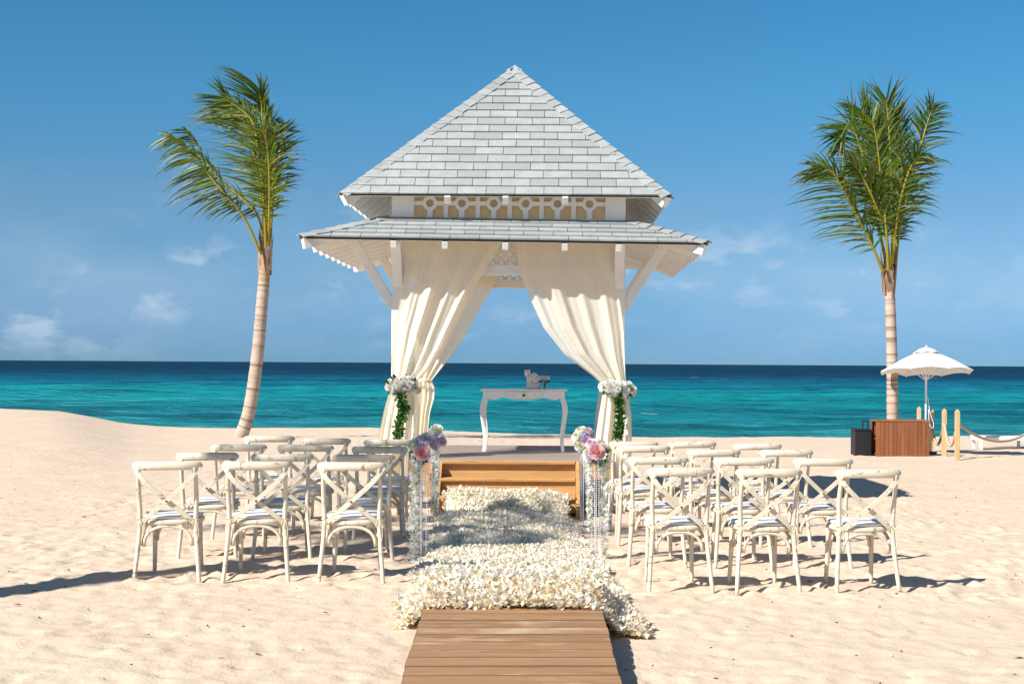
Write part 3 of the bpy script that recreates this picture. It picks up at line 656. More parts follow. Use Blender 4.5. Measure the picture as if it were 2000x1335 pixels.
FL = {'rose': [flower(.048, 26, (.90,.89,.86), (.90,.86,.78), .1).mesh('rose', 'petal', True) for _ in range(3)],
      'pink': [flower(.105, 70, (.93,.70,.72), (.90,.46,.45), .12).mesh('peony', 'petal', True) for _ in range(2)],
      'blush': [flower(.085, 46, (.90,.78,.84), (.84,.60,.70), .12).mesh('peony', 'petal', True) for _ in range(2)],
      'white': [flower(.085, 44, (.90,.90,.89), (.90,.87,.60), .12).mesh('rose_head', 'petal', True) for _ in range(2)],
      'purple': [floret_ball(.055, 46, [(.28,.25,.58), (.42,.38,.70), (.20,.17,.48)]).mesh('hydrangea', 'petal') for _ in range(2)],
      'leaf': [leafmesh(.085, .05, jit((.035,.10,.028), .3)).mesh('leaf', 'leaf', True) for _ in range(4)]}
def put(name, kind, parent, pos, dirv, sc=1.0):
    o = link(name, random.choice(FL[kind]), parent); o.location = pos; q = Vector(dirv).to_track_quat('Y' if kind == 'leaf' else 'Z', 'Z' if kind == 'leaf' else 'Y'); o.rotation_euler = (q @ Matrix.Rotation(random.uniform(0, 6), 4, 'Y' if kind == 'leaf' else 'Z').to_quaternion()).to_euler(); o.scale = (sc,)*3; return o

# tie-back bouquets on the front posts with trailing greenery
def bouquet(px, py, Y, label):
    c = P(px, py, Y); t = empty('tieback_bouquet', c, label, 'bouquet', 'white rose bouquets tied to the front curtains')
    core = MB().tube(spl([(-.13,.06,.01), (-.06,0,0), (.06,0,0), (.13,.06,-.01)], 9), .055, 8, col=(.04,.08,.03)); core.build('foam', 'solid_attr', t, smooth=True)
    for k in range(30):
        a = random.uniform(-1, 1); th = random.uniform(-2.3, 1.0)-.2; d = Vector((a*.55, math.cos(th+.6)*-.9-.25, math.sin(th+.9))).normalized()
        put('rose', 'rose', t, Vector((a*.15, -.01+.07*a*a, 0))+d*random.uniform(.045,.075), d+Vector((0,-.35,.1)), random.uniform(.8, 1.2))
    for k in range(22):
        a = random.uniform(-1, 1); th = random.uniform(0, 6.28); d = Vector((a*.6, -abs(math.cos(th)), math.sin(th))).normalized()
        put('leaf', 'leaf', t, Vector((a*.13, 0, 0))+d*.05, d, random.uniform(.6, 1.0))
    return t
def garland(pts, w, label):
    p = [P(x, y, Y) for x, y, Y in pts]; q = spl(p, 40); o = q[0].copy()
    t = empty('leaf_garland', o, label, 'garland', 'green leaf garlands hanging below the rose bouquets')
    MB().tube([v-o for v in q], .007, 5, col=(.05,.09,.03)).build('vine', 'solid_attr', t)
    mb = MB()
    for k in range(560):
        v = q[random.randrange(40)]-o; tp = (q[0].z-(v.z+o.z))/max(.01, q[0].z-q[-1].z); d = Vector((random.gauss(0,1), random.gauss(-.5,.8), random.gauss(.1,.8))).normalized(); l = random.uniform(.03,.055); b = v+d*random.uniform(0, w)*(1-.25*tp); s = d.cross(Vector((random.gauss(0,1),random.gauss(0,1),random.gauss(0,1)))).normalized()*l*.32
        c = jit((.05,.16,.025), .45); mb.add([b, b+d*l*.5+s, b+d*l, b+d*l*.5-s], [(0,1,2,3)], c)
    o2 = mb.build('foliage', 'leaf', t); o2['kind'] = 'stuff'
bouquet(784, 751, 16.02, 'white rose bouquet tied to the left front curtain'); bouquet(1206, 759, 16.02, 'white rose bouquet tied to the right front curtain')
garland([(778,762,15.98),(786,790,15.98),(790,803,15.98),(779,830,15.97),(774,862,15.97)], .055, 'leafy green garland trailing down the left front curtain')
garland([(1208,770,15.98),(1210,800,15.98),(1210,830,15.98),(1206,856,15.98)], .050, 'leafy green garland trailing down the right front curtain')

# ---------------------------------------------------------------- curtains
def interp(tab, y):
    ys = [q[1] for q in tab]; return float(np.interp(y, ys, [q[0] for q in tab]))
def cloth(name, le, re, depth, folds, amp, material, label, group, cols=110, seed=0, tie=None, ybot=985):
    """a draped curtain: edges follow le / re (pixel x at pixel height), folds run from the rail into the tie"""
    y0, y1 = max(le[0][1], re[0][1]), ybot; rows = 90; mb = MB(); pts = []; rs = random.Random(seed); ph = [rs.uniform(0, 6.28) for _ in range(6)]; D0 = depth(y0)
    for j in range(rows):
        py = y0+(y1-y0)*j/(rows-1); l, r = interp(le, py), interp(re, py); wd = r-l; full = wd/(max(interp(re, y0)-interp(le, y0), 30)); Y = depth(py)
        for i in range(cols):
            u = i/(cols-1); k = u+.018*math.sin(u*9+ph[0]+py*.004)
            w = math.sin(k*folds*6.283+ph[1]+.5*math.sin(py*.012+k*7))*.60+.16*math.sin(k*folds*2.37*6.283+ph[2]+py*.006)+.55*math.sin(k*folds*.43*6.283+ph[3])
            a = amp(py); yy = Y-a*w-.05*math.sin(u*math.pi)*min(1, a*14); p = P(l+wd*u+a*40*math.cos(k*folds*6.283+ph[1])*.10, py, Y); pts.append(Vector((p.x, yy, p.z)))
    mb.grid(pts, cols, rows); o0 = P((le[0][0]+re[0][0])/2, y0, D0); mb.v = [tuple(Vector(v)-o0) for v in mb.v]
    root = empty(name, o0, label, 'curtain', group); mb.build('drape', material, root, smooth=True)
    if tie:
        l, r, py, Y = tie; a, b = P(l, py, Y), P(r, py, Y); m = (a+b)/2; w = (b.x-a.x)/2+.006; ring = [(m.x+math.cos(t)*w, m.y+math.sin(t)*.13, m.z+.012*math.sin(3*t)) for t in np.linspace(0, 2*math.pi, 33)]
        mt = MB().tube([Vector(q)-o0 for q in ring], .022, 8, sq=(.35, 1.0), cap=False); mt.build('tieback', 'sheer_dense', root, smooth=True)
    return root
def dep(a, tie_y, b, c): return lambda y: float(np.interp(y, [470, tie_y-60, tie_y, tie_y+60, 985], [a, (a*.55+b*.45), b, b-.02, c]))
def am(top, tie_y, low): return lambda y: float(np.interp(y, [470, 560, tie_y-40, tie_y, tie_y+35, 985], [top*.8, top, top*.75, .03, low*.7, low]))
GR = 'sheer ivory curtains gathered at the gazebo posts'
cloth('curtain', [(792,452),(790,530),(778,600),(768,650),(764,700),(766,745),(760,765),(750,800),(742,840),(737,870),(732,930),(728,985)],
      [(985,452),(975,485),(950,523),(924,565),(895,625),(868,680),(838,722),(814,745),(818,765),(820,800),(818,850),(815,900),(812,985)],
      dep(16.16, 745, 16.20, 16.12), 4.1, am(.046, 745, .06), 'sheer', 'sheer ivory curtain swept to the left front post', GR, seed=3, tie=(766,814,745,16.21))
cloth('curtain', [(1004,452),(1010,504),(1016,536),(1036,584),(1062,640),(1103,692),(1160,735),(1178,752),(1176,775),(1170,810),(1164,850),(1160,900),(1157,985)],
      [(1196,452),(1200,540),(1212,600),(1218,650),(1220,700),(1222,752),(1229,775),(1233,810),(1234,850),(1233,900),(1232,985)],
      dep(16.16, 752, 16.20, 16.12), 3.9, am(.048, 752, .06), 'sheer', 'sheer ivory curtain swept to the right front post', GR, seed=8, tie=(1178,1222,752,16.21))
cloth('curtain', [(838,520),(836,600),(824,660),(815,700),(813,743),(812,760),(812,800),(810,850),(806,920)],
      [(988,520),(972,545),(945,590),(905,660),(876,702),(843,743),(850,757),(848,778),(840,805),(836,840),(830,870),(826,920)],
      dep(18.98, 743, 18.98, 18.95), 3.4, am(.035, 743, .04), 'sheer', 'shaded ivory curtain gathered at the left sea-side post', GR, seed=5, tie=(812,843,743,18.98), ybot=930)
cloth('curtain', [(1032,520),(1050,560),(1075,610),(1110,660),(1150,710),(1174,745),(1170,765),(1164,800),(1160,840),(1158,930)],
      [(1178,520),(1184,600),(1190,680),(1200,745),(1204,765),(1206,800),(1206,850),(1206,930)],
      dep(18.98, 745, 18.98, 18.95), 3.4, am(.035, 745, .04), 'sheer', 'shaded ivory curtain gathered at the right sea-side post', GR, seed=6, tie=(1174,1200,745,18.98), ybot=930)

# ---------------------------------------------------------------- console table and what stands on it
TY = 17.40; t0 = P(1022.5, 882, TY); TX = t0.x; tb = empty('console_table', (TX, TY+.15, DZ), 'white console table with curved legs and one drawer on the stage', 'table'); TW, TH, TD = 1.06, .766, .34
mb = MB().box((0, 0, TH-.011), (TW, TD+.03, .022)); mb.build('table_top', 'table_white', tb, bevel=.008)
ap = [(-.475, .742), (-.475, .655)]
ap += [(-.455,.655), (-.43,.652), (-.40,.632), (-.375,.636), (-.36,.632), (-.33,.640), (-.28,.660), (-.25,.664), (-.22,.658), (-.12,.640), (0,.632)]
ap = ap+[(-x, z) for x, z in ap[::-1][1:]]
MB().prism(ap, -.155, -.135, lambda a, b, d: Vector((a, d, b))).build('apron', 'table_white', tb); MB().prism(ap, .135, .155, lambda a, b, d: Vector((a, d, b))).build('apron', 'table_white', tb)
for s in (-1, 1): MB().box((s*.472, 0, .70), (.02, .27, .085)).build('side_rail', 'table_white', tb)
dr = [(-.222,.735), (-.222,.672), (-.12,.652), (0,.645), (.12,.652), (.222,.672), (.222,.735)]
d_ = MB().prism(dr, -.163, -.157, lambda a, b, d: Vector((a, d, b))).build('drawer', 'table_white', tb, bevel=.002)
MB().prism([(x*1.012, .69+(z-.69)*1.05) for x, z in dr], -.1572, -.1552, lambda a, b, d: Vector((a, d, b))).build('drawer_gap', 'ink', tb)
kn = MB(); kn.tube([(0,-.160,.692), (0,-.172,.692), (0,-.178,.692), (0,-.192,.692), (0,-.196,.692)], [.007,.008,.016,.016,.008], 12); kn.build('knob', 'dark_metal', d_, smooth=True)
for s in (-1, 1): MB().tube([(s*.135,-.162,.695), (s*.135,-.169,.695)], .005, 8).build('screw', 'dark_metal', d_)
for sx in (-1, 1):
    for sy_ in (-1, 1):
        p = spl([(sx*.470, sy_*.135, .742), (sx*.472, sy_*.137, .66), (sx*.500, sy_*.152, .56), (sx*.503, sy_*.153, .46), (sx*.480, sy_*.14, .28), (sx*.468, sy_*.132, .14), (sx*.480, sy_*.14, .03), (sx*.484, sy_*.143, 0)], 24)
        r = np.interp(range(24), [0, 4, 7, 12, 18, 22, 23], [.036,.036,.042,.034,.026,.024,.026]); MB().tube(p, list(r*1.12), 4, up=(0,1,0), box=True).build('leg', 'table_white', tb, smooth=False, bevel=.006)
tz = DZ+TH
fx = P(1043, 740, TY).x; fo = empty('love_sign', (fx, TY+.10, tz), 'small house-shaped white picture frame with script lettering on the table', 'picture frame')
hw, hh = .083, .152; out = [(-hw,0), (hw,0), (hw,.145), (.055,.165), (.03,.185), (0,.205), (-.03,.185), (-.055,.165), (-hw,.145)]
MB().prism(out, 0, .018, lambda a, b, d: Vector((a, d, b))).build('frame', 'frame_white', fo, bevel=.002)
MB().box((0, -.003, .075), (.128, .004, .108)).build('card', 'paper', fo)
mt = MB()
for s in (-1, 1): mt.box((s*.068, -.005, .075), (.006, .008, .120))
for z in (.016, .134): mt.box((0, -.005, z), (.142, .008, .006))
mt.build('moulding', 'frame_white', fo)
for x, z in ((-.03,.158), (.03,.158), (0,.18)): MB().tube([(x,-.004,z), (x,.001,z)], .008, 8).build('cutout', 'ink', fo)
w_ = MB()      # the word Love in looping script strokes
for st_ in ([(-.052,.062),(-.040,.068),(-.024,.098),(-.020,.108),(-.027,.110),(-.034,.096),(-.040,.070),(-.046,.060),(-.040,.058),(-.030,.060),(-.020,.058)],
            [(-.012,.076),(-.018,.070),(-.016,.060),(-.008,.059),(-.002,.068),(-.006,.077),(-.012,.076),(.0,.074),(.008,.077)],
            [(.008,.077),(.012,.074),(.015,.060),(.020,.060),(.026,.076),(.032,.074)],
            [(.034,.066),(.044,.070),(.046,.077),(.040,.079),(.036,.070),(.038,.060),(.046,.059),(.056,.066)]):
    w_.tube(spl([(x, -.0065, z+.006) for x, z in st_], 26), .0019, 5, up=(0,1,0))
w_.tube([(-.05,-.0065,.045),(.05,-.0065,.045)], .0007, 4, up=(0,1,0)); w_.build('lettering', 'ink', fo)
vx = P(1063, 750, TY).x; vo = empty('rose_vase', (vx, TY-.02, tz), 'square glass vase of white roses beside the lettered frame', 'vase')
for s in (-1, 1): MB().box((s*.048, 0, .045), (.003, .096, .088)).build('pane', 'glass', vo); MB().box((0, s*.0495, .045), (.099, .003, .088)).build('pane', 'glass', vo)
MB().box((0, 0, .003), (.092, .092, .005)).build('base', 'acrylic', vo)
for k in range(9):
    a = random.uniform(0, 6.28); r = random.uniform(0, .05); d = Vector((math.cos(a)*r*14, math.sin(a)*r*14, 1)).normalized(); q = Vector((math.cos(a)*r, math.sin(a)*r, .115+.02*random.random())); put('rose', 'rose', vo, q, d, .75)
    MB().tube([(q.x*.35, q.y*.35, .008), q], .003, 5, col=(.05,.12,.03)).build('stem', 'solid_attr', vo)
for k in range(6): a = random.uniform(0, 6.28); put('leaf', 'leaf', vo, (math.cos(a)*.03, math.sin(a)*.03, .09), (math.cos(a), math.sin(a), .2), .6)
lx = P(1029.5, 730, TY).x; lo = empty('candle_holder', (lx, TY+.19, tz), 'slim candle holder with a beaded cup behind the lettered frame', 'candle holder')
MB().tube([(0,0,0), (0,0,.008), (0,0,.015), (0,0,.14), (0,0,.155)], [.04,.04,.010,.010,.02], 12).build('stem', 'frame_white', lo, smooth=True)
MB().tube([(0,0,.158), (0,0,.236)], .031, 14).build('cup', 'glass', lo, smooth=True)
for k in range(5):
    mb = MB().tube([(math.cos(a)*.034, math.sin(a)*.034, .164+k*.017) for a in np.linspace(0, 6.283, 19)], .0045, 5, cap=False); mb.build('band', 'ribbon' if k % 2 else 'frame_white', lo)

# ---------------------------------------------------------------- aisle flower stands
def beads(x, y, z0, z1, sway):
    mb = MB(); n_ = int((z1-z0)/.0185); oc = [(1,0,0),(-1,0,0),(0,1,0),(0,-1,0),(0,0,1),(0,0,-1)]; of = [(0,2,4),(2,1,4),(1,3,4),(3,0,4),(2,0,5),(1,2,5),(3,1,5),(0,3,5)]
    for k in range(n_):
        f = k/n_; c = Vector((x+sway*f*f, y, z1-(z1-z0)*f)); s = .0062; mb.add([c+Vector(v)*s for v in oc], of)
    return mb
def blossoms(x, y, z0, z1, w, n_, green):
    mb = MB()
    for k in range(n_):
        z = random.uniform(z0, z1); c = Vector((x+random.gauss(0, w), y+random.gauss(0, w), z)); d = Vector((random.gauss(0,1), random.gauss(-.4,1), random.gauss(-.1,.7))).normalized(); q = d.to_track_quat('Z', 'Y').to_matrix(); s = random.uniform(.012, .023)
        col = jit(random.choices([(.92,.92,.91),(.88,.82,.52),(.30,.40,.16),(.80,.82,.88)], [6, 1.6, green, 1.5])[0], .1)
        for i in range(4):
            M = q @ Matrix.Rotation(i*1.57, 3, 'Z'); mb.add([c, c+M @ Vector((s*.5, s*.35, s*.2)), c+M @ Vector((s, 0, s*.1)), c+M @ Vector((s*.5, -s*.35, s*.2))], [(0,1,2,3)], col)
    return mb
def stand(px, Y, top, label, heads, flip=1, gar=((-.055,.028,.0),(.05,.022,.03)), bd=(-.01,.06,9)):
    x = (px-PX)*Y/F; z0 = float(base(x, Y)); t = empty('flower_stand', (x, Y, z0), label, 'flower stand', 'peony and crystal stands lining the aisle')
    MB().tube([(0,0,.0), (0,0,.012), (0,0,.02)], [.105,.105,.09], 24).build('base', 'acrylic', t, smooth=False)
    MB().tube([(0,0,.02), (0,0,top-.05)], .0045, 10).build('pole', 'acrylic', t, smooth=True)
    MB().tube([(0,0,top-.10), (0,0,top-.06), (0,0,top)], [.02,.05,.045], 12, col=(.05,.10,.04)).build('flower_foam', 'solid_attr', t, smooth=True)
    for k in range(bd[2]):
        a = bd[0]+(bd[1]-bd[0])*k/(bd[2]-1); beads(flip*a+random.uniform(-.004,.004), random.uniform(-.07,.05), .02+random.random()*.06, top-.07, random.uniform(-.01,.02)*flip).build('bead_strand', 'bead', t)
    for gx_, w, zz in gar: blossoms(gx_*flip, random.uniform(-.05,.03), .01+zz, top-.05, w*.58, 340, 1.1).build('blossom_strand', 'petal', t)['kind'] = 'stuff'
    for kind, dx, dy, dz_, sc in heads:
        d = Vector((dx, dy-.02, dz_+.02)); nm = {'pink': 'peony', 'blush': 'peony', 'white': 'rose_head', 'purple': 'hydrangea', 'leaf': 'leaf'}[kind]
        put(nm, kind, t, Vector((flip*dx*.74, dy*.74, top+dz_*.78)), Vector((flip*dx, dy*1.3-.05, dz_*.7+.05)), sc*({'pink': .62, 'leaf': .8}.get(kind, .70)))
    return t
HL = [('pink',.015,-.11,-.01,1.0), ('white',-.075,-.07,.065,.95), ('purple',.0,-.09,.115,1.1), ('purple',.045,-.10,.10,.8), ('white',.06,-.02,.13,1.0), ('purple',.115,-.04,.135,.95), ('blush',.11,.0,.05,.9), ('white',.0,.05,.10,1.1), ('leaf',-.09,-.08,-.01,1.1), ('leaf',-.075,-.09,-.05,1.1), ('leaf',-.05,-.10,-.08,1.0), ('leaf',.05,-.1,-.09,.8), ('blush',-.05,.06,.03,1.0), ('leaf',-.10,-.05,.03,1.0)]
HR = [('pink',.0,-.11,.01,1.08), ('white',-.08,-.06,-.02,1.0), ('purple',-.075,-.11,-.03,.9), ('blush',-.05,-.04,.085,.95), ('white',.06,-.02,.06,1.0), ('white',.05,-.06,-.12,.8), ('leaf',.10,-.09,-.03,1.1), ('leaf',.085,-.10,-.08,1.1), ('leaf',.03,-.11,-.11,.9), ('blush',.03,.06,.08,1.0), ('purple',.07,-.06,.05,.7), ('leaf',.10,-.05,.01,1)]
HB = [('blush',.02,-.08,-.03,1.0), ('purple',-.01,-.10,.03,1.1), ('white',-.075,-.05,.02,1.1), ('blush',.06,-.05,.10,.75), ('white',-.03,-.02,.09,1.05), ('white',-.05,-.07,-.08,1.0), ('blush',.07,.0,.02,1.0), ('leaf',.09,-.05,-.03,1)]
HC = [('white',-.03,-.06,.03,1.1), ('purple',.07,-.08,.02,1.05), ('blush',.09,-.06,-.05,.9), ('white',.02,-.06,.09,1.1), ('blush',.0,-.06,-.05,.9), ('purple',.02,.05,.1,1), ('leaf',-.08,-.04,-.04,1)]
stand(825, 11.62, .90, 'left aisle stand of pink peony and crystal strands nearest the camera', HL, 1, ((-.062,.030,.0),(-.03,.030,.0)), (-.005,.055,8))
stand(851, 14.35, .87, 'left aisle flower stand nearest the steps, half hidden by blooms', HC, 1, ((-.01,.026,.0),(.02,.02,.0)), (-.06,.05,7))
stand(1166, 12.0, .91, 'right aisle stand of large pink peony and crystal strands nearest the camera', HR, 1, ((.075,.030,-.0),(-.055,.018,.25)), (-.03,.045,9))
stand(1141, 14.35, .90, 'right aisle flower stand nearest the steps with violet and blush blooms', HB, 1, ((.03,.014,.5),), (-.03,.06,7))

# ---------------------------------------------------------------- coconut palms
def palm_trunk(root, pts, r0, r1, n_=150, crown=.06, K=1.0):
    p = spl(pts, n_); rad = []; col = []
    for i in range(n_):
        f = i/(n_-1); r = r0+(r1-r0)*f**.7+.34*r0*math.exp(-f*16); k = (i*.19+.5*math.sin(i*.21)) % 1.0; r *= 1+.03*(1-k)+random.uniform(-.022,.022); rad.append(r)
        c = random.uniform(.88, 1.08) if random.random() > .13 else random.uniform(.42, .70); cc = (c, c*.97, c*.94)
        if f > .80: cc = random.choice([(c*.95, c*.75, c*.40), (c*.7, c*.6, c*.5), cc])
        col.append(cc)
    mb = MB()
    mb.tube(p, rad, 14); ns = 14; mb.c = [col[min(n_-1, i//ns)] for i in range(len(mb.c))]
    mb.build('trunk', 'trunk', root, smooth=True); q = p[-1]
    sb = MB()                                                # fibrous leaf sheaths round the crown shaft
    for k in range(9):
        a = k*2.4; w = r1*1.9; h = random.uniform(.6, 1.1)*K; d = Vector((math.cos(a), math.sin(a), 0)); s = Vector((-d.y, d.x, 0)); c = jit(random.choice([(.8,.68,.54),(.55,.44,.35),(1.0,.9,.8),(.62,.5,.4)]), .15)
        o = q-Vector((0,0,h*.35))+d*r1*random.uniform(.85,1.1)-Vector((0,0,random.uniform(0,.3))); sb.add([o-s*w*.45, o+s*w*.45, o+s*w*.30+d*.05+Vector((0,0,h*.55)), o-s*w*.30+d*.05+Vector((0,0,h*.55)), o+d*.10+Vector((0,0,h))], [(0,1,2,3),(3,2,4)], c)
    sb.build('leaf_sheath', 'trunk', root)
def frond(root, path, ll, wind=(0,0,0), dens=58, nrm=(0,-1,0), wl=1.0, wr=1.0, base_bare=.22, hue=0, droop=.35, rw=.034, tip=.45):
    n_ = 36; p = spl(path, n_); mb = MB(); rc = jit((.36,.30,.035), .12)
    mb.tube(p, [rw*(1-.85*i/(n_-1))+.004 for i in range(n_)], 6, col=rc)
    wind = Vector(wind); nrm = Vector(nrm)
    dens = int(dens*1.15)
    for k in range(dens):
        f = base_bare+(1-base_bare)*(k+random.uniform(-.3,.3))/dens; f = min(.995, max(.02, f)); u = f*(n_-1); i = min(n_-2, int(u)); o = p[i].lerp(p[i+1], u-i); t = (p[i+1]-p[i]).normalized(); side = t.cross(nrm).normalized()
        env = min(1, .35+(f-base_bare)*4.5)*(1-(1-tip)*max(0, (f-.55)/.45)**1.3)
        for s, wk in ((1, wr), (-1, wl)):
            if wk <= 0: continue
            if random.random() < .10: continue
            l = ll*env*wk*random.uniform(.70, 1.22); ang = R(62-30*f+random.uniform(-14, 14)); d = t*math.cos(ang)+side*s*math.sin(ang)+nrm*random.uniform(-.30,.30); d = (d+wind*random.uniform(.6,1.3)).normalized()
            m = [o]; dd = d.copy(); ns = 4; sag = random.uniform(.4, 2.1)*droop
            for q in range(ns): m.append(m[-1]+dd*l/ns); dd = (dd+Vector((0,0,-sag*.55))*(q+1)/ns+wind*.18).normalized()
            w = random.uniform(.013,.024); wv = d.cross(Vector((random.gauss(0,.5), random.gauss(-1,.4), random.gauss(0,.5)))).normalized(); ws = [.7, 1, .85, .5, .04]
            vs = []
            for q in range(5): vs += [m[q]-wv*w*ws[q], m[q]+wv*w*ws[q]]
            g = random.random(); c = jit((.038+.034*g+hue*.09, .080+.050*g+hue*.07, .010), .42)
            if random.random() < .06: c = jit((.24,.22,.06), .2)
            mb.add(vs, [(2*q, 2*q+1, 2*q+3, 2*q+2) for q in range(4)], c)
            if random.random() < .35: mb.c[-1] = jit((.20,.15,.07), .3)
    return mb.build('frond', 'leaf', root)
def palm(name, base_px, Y, trunk_px, r0, r1, label):
    b = P(base_px[0], base_px[1], Y); root = empty(name, b, label, 'palm tree', 'coconut palms on the beach')
    palm_trunk(root, [P(x, y, Y)-b for x, y in trunk_px], r0, r1); return root, b
YL = 36.4; root, b = palm('coconut_palm', (462, 866), YL, [(458,885),(468,858),(487,800),(502,700),(511,600),(516,540),(517,490)], .185, .135, 'leaning coconut palm with wind-swept fronds left of the gazebo')
K = YL/F
def fr(path, **k): frond(root, [P(x, y, YL+d)-b for x, y, d in path], **k)
wd_ = (-.55, .1, -.06)
fr([(507,492,-.2),(488,446,-.4),(464,407,-.6),(425,363,-.8),(395,324,-.8),(364,287,-.8),(328,262,-.7)], ll=1.25, wind=(-.42,0,-.50), dens=62, wl=1.0, wr=.55, base_bare=.30, hue=.35)
fr([(514,470,.2),(505,425,.3),(475,390,.4),(436,357,.5),(408,324,.5),(385,285,.5),(362,252,.4)], ll=1.1, wind=(-.38,.1,-.38), dens=60, wl=1.0, wr=.45, base_bare=.18)
fr([(519,485,-.3),(517,430,-.4),(512,360,-.5),(503,290,-.5),(496,245,-.4),(476,218,-.3),(442,196,-.2)], ll=1.45, wind=(-.50,0,-.02), dens=70, wl=1.25, wr=.50, hue=.4)
fr([(528,470,0),(531,400,.1),(535,330,.1),(537,270,.1),(541,246,.2)], ll=.85, wind=(.06,0,-.22), dens=60, wl=.75, wr=.8, droop=.5)
fr([(521,480,.3),(520,400,.4),(516,300,.5),(512,220,.5),(510,195,.4),(509,176,.3)], ll=1.25, wind=(-.42,.1,.05), dens=66, wl=1.2, wr=.55, tip=.75)
fr([(518,480,.5),(512,400,.7),(498,310,.9),(478,240,.9),(456,212,.8),(436,188,.7)], ll=1.15, wind=(-.50,.1,.0), dens=64, wl=1.0, wr=.9, tip=.7)
fr([(524,480,-.2),(526,420,-.5),(526,350,-.8),(522,290,-1.0),(512,250,-1.2)], ll=.95, wind=(-.25,0,-.2), dens=56, hue=.6, wl=.9, wr=.9)
fr([(523,480,.5),(528,400,.9),(530,300,1.3),(528,240,1.4),(521,205,1.4)], ll=1.0, wind=(-.3,.1,0), dens=60, wl=1.1, wr=.6)
fr([(526,475,.3),(533,400,.6),(542,330,.9),(550,275,1.0),(556,240,1.0)], ll=.8, wind=(-.1,.1,-.25), dens=52)
YR2 = 31.6; root, b = palm('coconut_palm', (1745, 884), YR2, [(1745,900),(1744,860),(1743,800),(1742,700),(1739,600),(1737,565),(1736,532)], 0.138, .105, 'upright coconut palm rising behind the cedar counter')
def fr(path, **k): frond(root, [P(x, y, YR2+d)-b for x, y, d in path], **k)
fr([(1724,530,-.3),(1712,500,-.4),(1699,470,-.5),(1669,413,-.7),(1639,356,-.8),(1622,334,-.8),(1588,322,-.8)], ll=1.05, wind=(-.30,0,-.22), dens=62, wl=1.15, wr=.75, base_bare=.25, hue=.3)
fr([(1735,528,-.3),(1731,450,-.5),(1721,350,-.7),(1713,280,-.8),(1704,232,-.8)], ll=1.0, wind=(-.06,0,-.08), dens=66, hue=.3)
fr([(1730,510,.1),(1715,440,.2),(1699,362,.3),(1678,280,.4),(1660,243,.4),(1646,262,.4),(1643,288,.4)], ll=.95, wind=(-.25,0,.02), dens=62, base_bare=.16)
fr([(1743,520,.1),(1742,430,.2),(1740,330,.3),(1736,250,.3),(1731,195,.3)], ll=.95, wind=(-.10,0,.10), dens=64, tip=.7)
fr([(1749,515,0),(1757,450,0),(1776,365,0),(1801,275,0),(1812,238,0),(1823,204,0)], ll=.80, wind=(.05,0,-.20), dens=64, droop=.5, base_bare=.15)
fr([(1746,515,.4),(1755,450,.5),(1761,370,.6),(1757,280,.7),(1752,212,.7)], ll=.90, wind=(-.02,.1,.08), dens=60)
fr([(1738,515,.4),(1726,420,.6),(1712,320,.8),(1697,250,.9),(1683,214,.9)], ll=.95, wind=(-.20,.1,.08), dens=62, tip=.7)
fr([(1742,515,-.2),(1750,440,-.5),(1764,370,-.8),(1782,320,-1.0),(1800,300,-1.2)], ll=.8, wind=(.05,0,-.25), dens=54, droop=.5)
fr([(1737,520,-.2),(1728,450,-.4),(1706,390,-.7),(1682,340,-.9),(1664,318,-1.1)], ll=.85, wind=(-.2,0,-.2), dens=56, hue=.3, droop=.5)
# the palm beside the camera position whose shadow reaches the left chairs and the aisle
b = Vector((-7.6, 5.0, -.1)); root = empty('coconut_palm', b, 'coconut palm outside the left edge, known only by its shadow on the sand', 'palm tree', 'coconut palms on the beach')
top = Vector((-7.6, 7.7, 6.9))-b; palm_trunk(root, [(0,0,-.1), (-.05,.5,1.2), (-.03,1.25,3.0), top*.75+Vector((0,-.05,.1)), top], .25, .16)
for k in range(7):
    a = k*.898+.2; el = random.uniform(.35, 1.15); l = random.uniform(1.7, 2.3); d = Vector((math.cos(a)*math.cos(el), math.sin(a)*math.cos(el), math.sin(el)))
    q = [top+d*l*f+Vector((0,0,-.9*f*f*math.cos(el)*1.2))+Vector((-.3*f*f,.1*f,0)) for f in (0,.25,.5,.75,1)]; frond(root, q, ll=.85, dens=48, nrm=(0.01,0.02,1), wind=(-.2,0,-.25), droop=.5)

# ---------------------------------------------------------------- cedar counter, parasol, bin, rope fence, lounger
CYc = 29.9; c0 = P(1711, 892, CYc); c1 = P(1815, 892, CYc); zt2 = P(1760, 821, CYc).z; zc_ = gz(c0.x+.5, CYc)
co = empty('bar_counter', ((c0.x+c1.x)/2, CYc, zc_), 'reddish cedar plank counter with open side shelves under the white parasol', 'counter'); CW = c1.x-c0.x; CHT = zt2-zc_; CD = .55
n = 13; w = CW/n
for k in range(n): MB().box((-CW/2+w*(k+.5), random.uniform(-.003,.003), CHT/2-.02), (w-.006, .024, CHT-.02)).build('plank', 'cedar', co, bevel=.002)
MB().box((0, CD/2, CHT-.008), (CW+.03, CD+.04, .03)).build('counter_top', 'cedar', co, bevel=.004)
MB().box((CW/2-.012, CD/2+.014, CHT/2-.025), (.022, CD-.02, CHT-.03)).build('side_panel', 'cedar', co); MB().box((0, CD-.01, CHT/2-.025), (CW-.05, .02, CHT-.03)).build('back_panel', 'cedar', co)
for z in (.04, CHT*.48): MB().box((0, CD/2, z), (CW-.03, CD-.04, .022)).build('shelf', 'cedar', co)
for y in (.025, CD-.045): MB().box((-CW/2+.012, y, CHT/2-.025), (.024, .045, CHT-.03)).build('side_stile', 'cedar', co)
p = P(1808, 860, 30.75); zg = gz(p.x, 30.75); um = empty('parasol', (p.x, 30.75, zg), 'white scalloped beach parasol with vented top over the cedar counter', 'parasol')
zap = P(1806, 686, 30.75).z-zg; zed = P(1806, 727, 30.75).z-zg; RU = 1.02
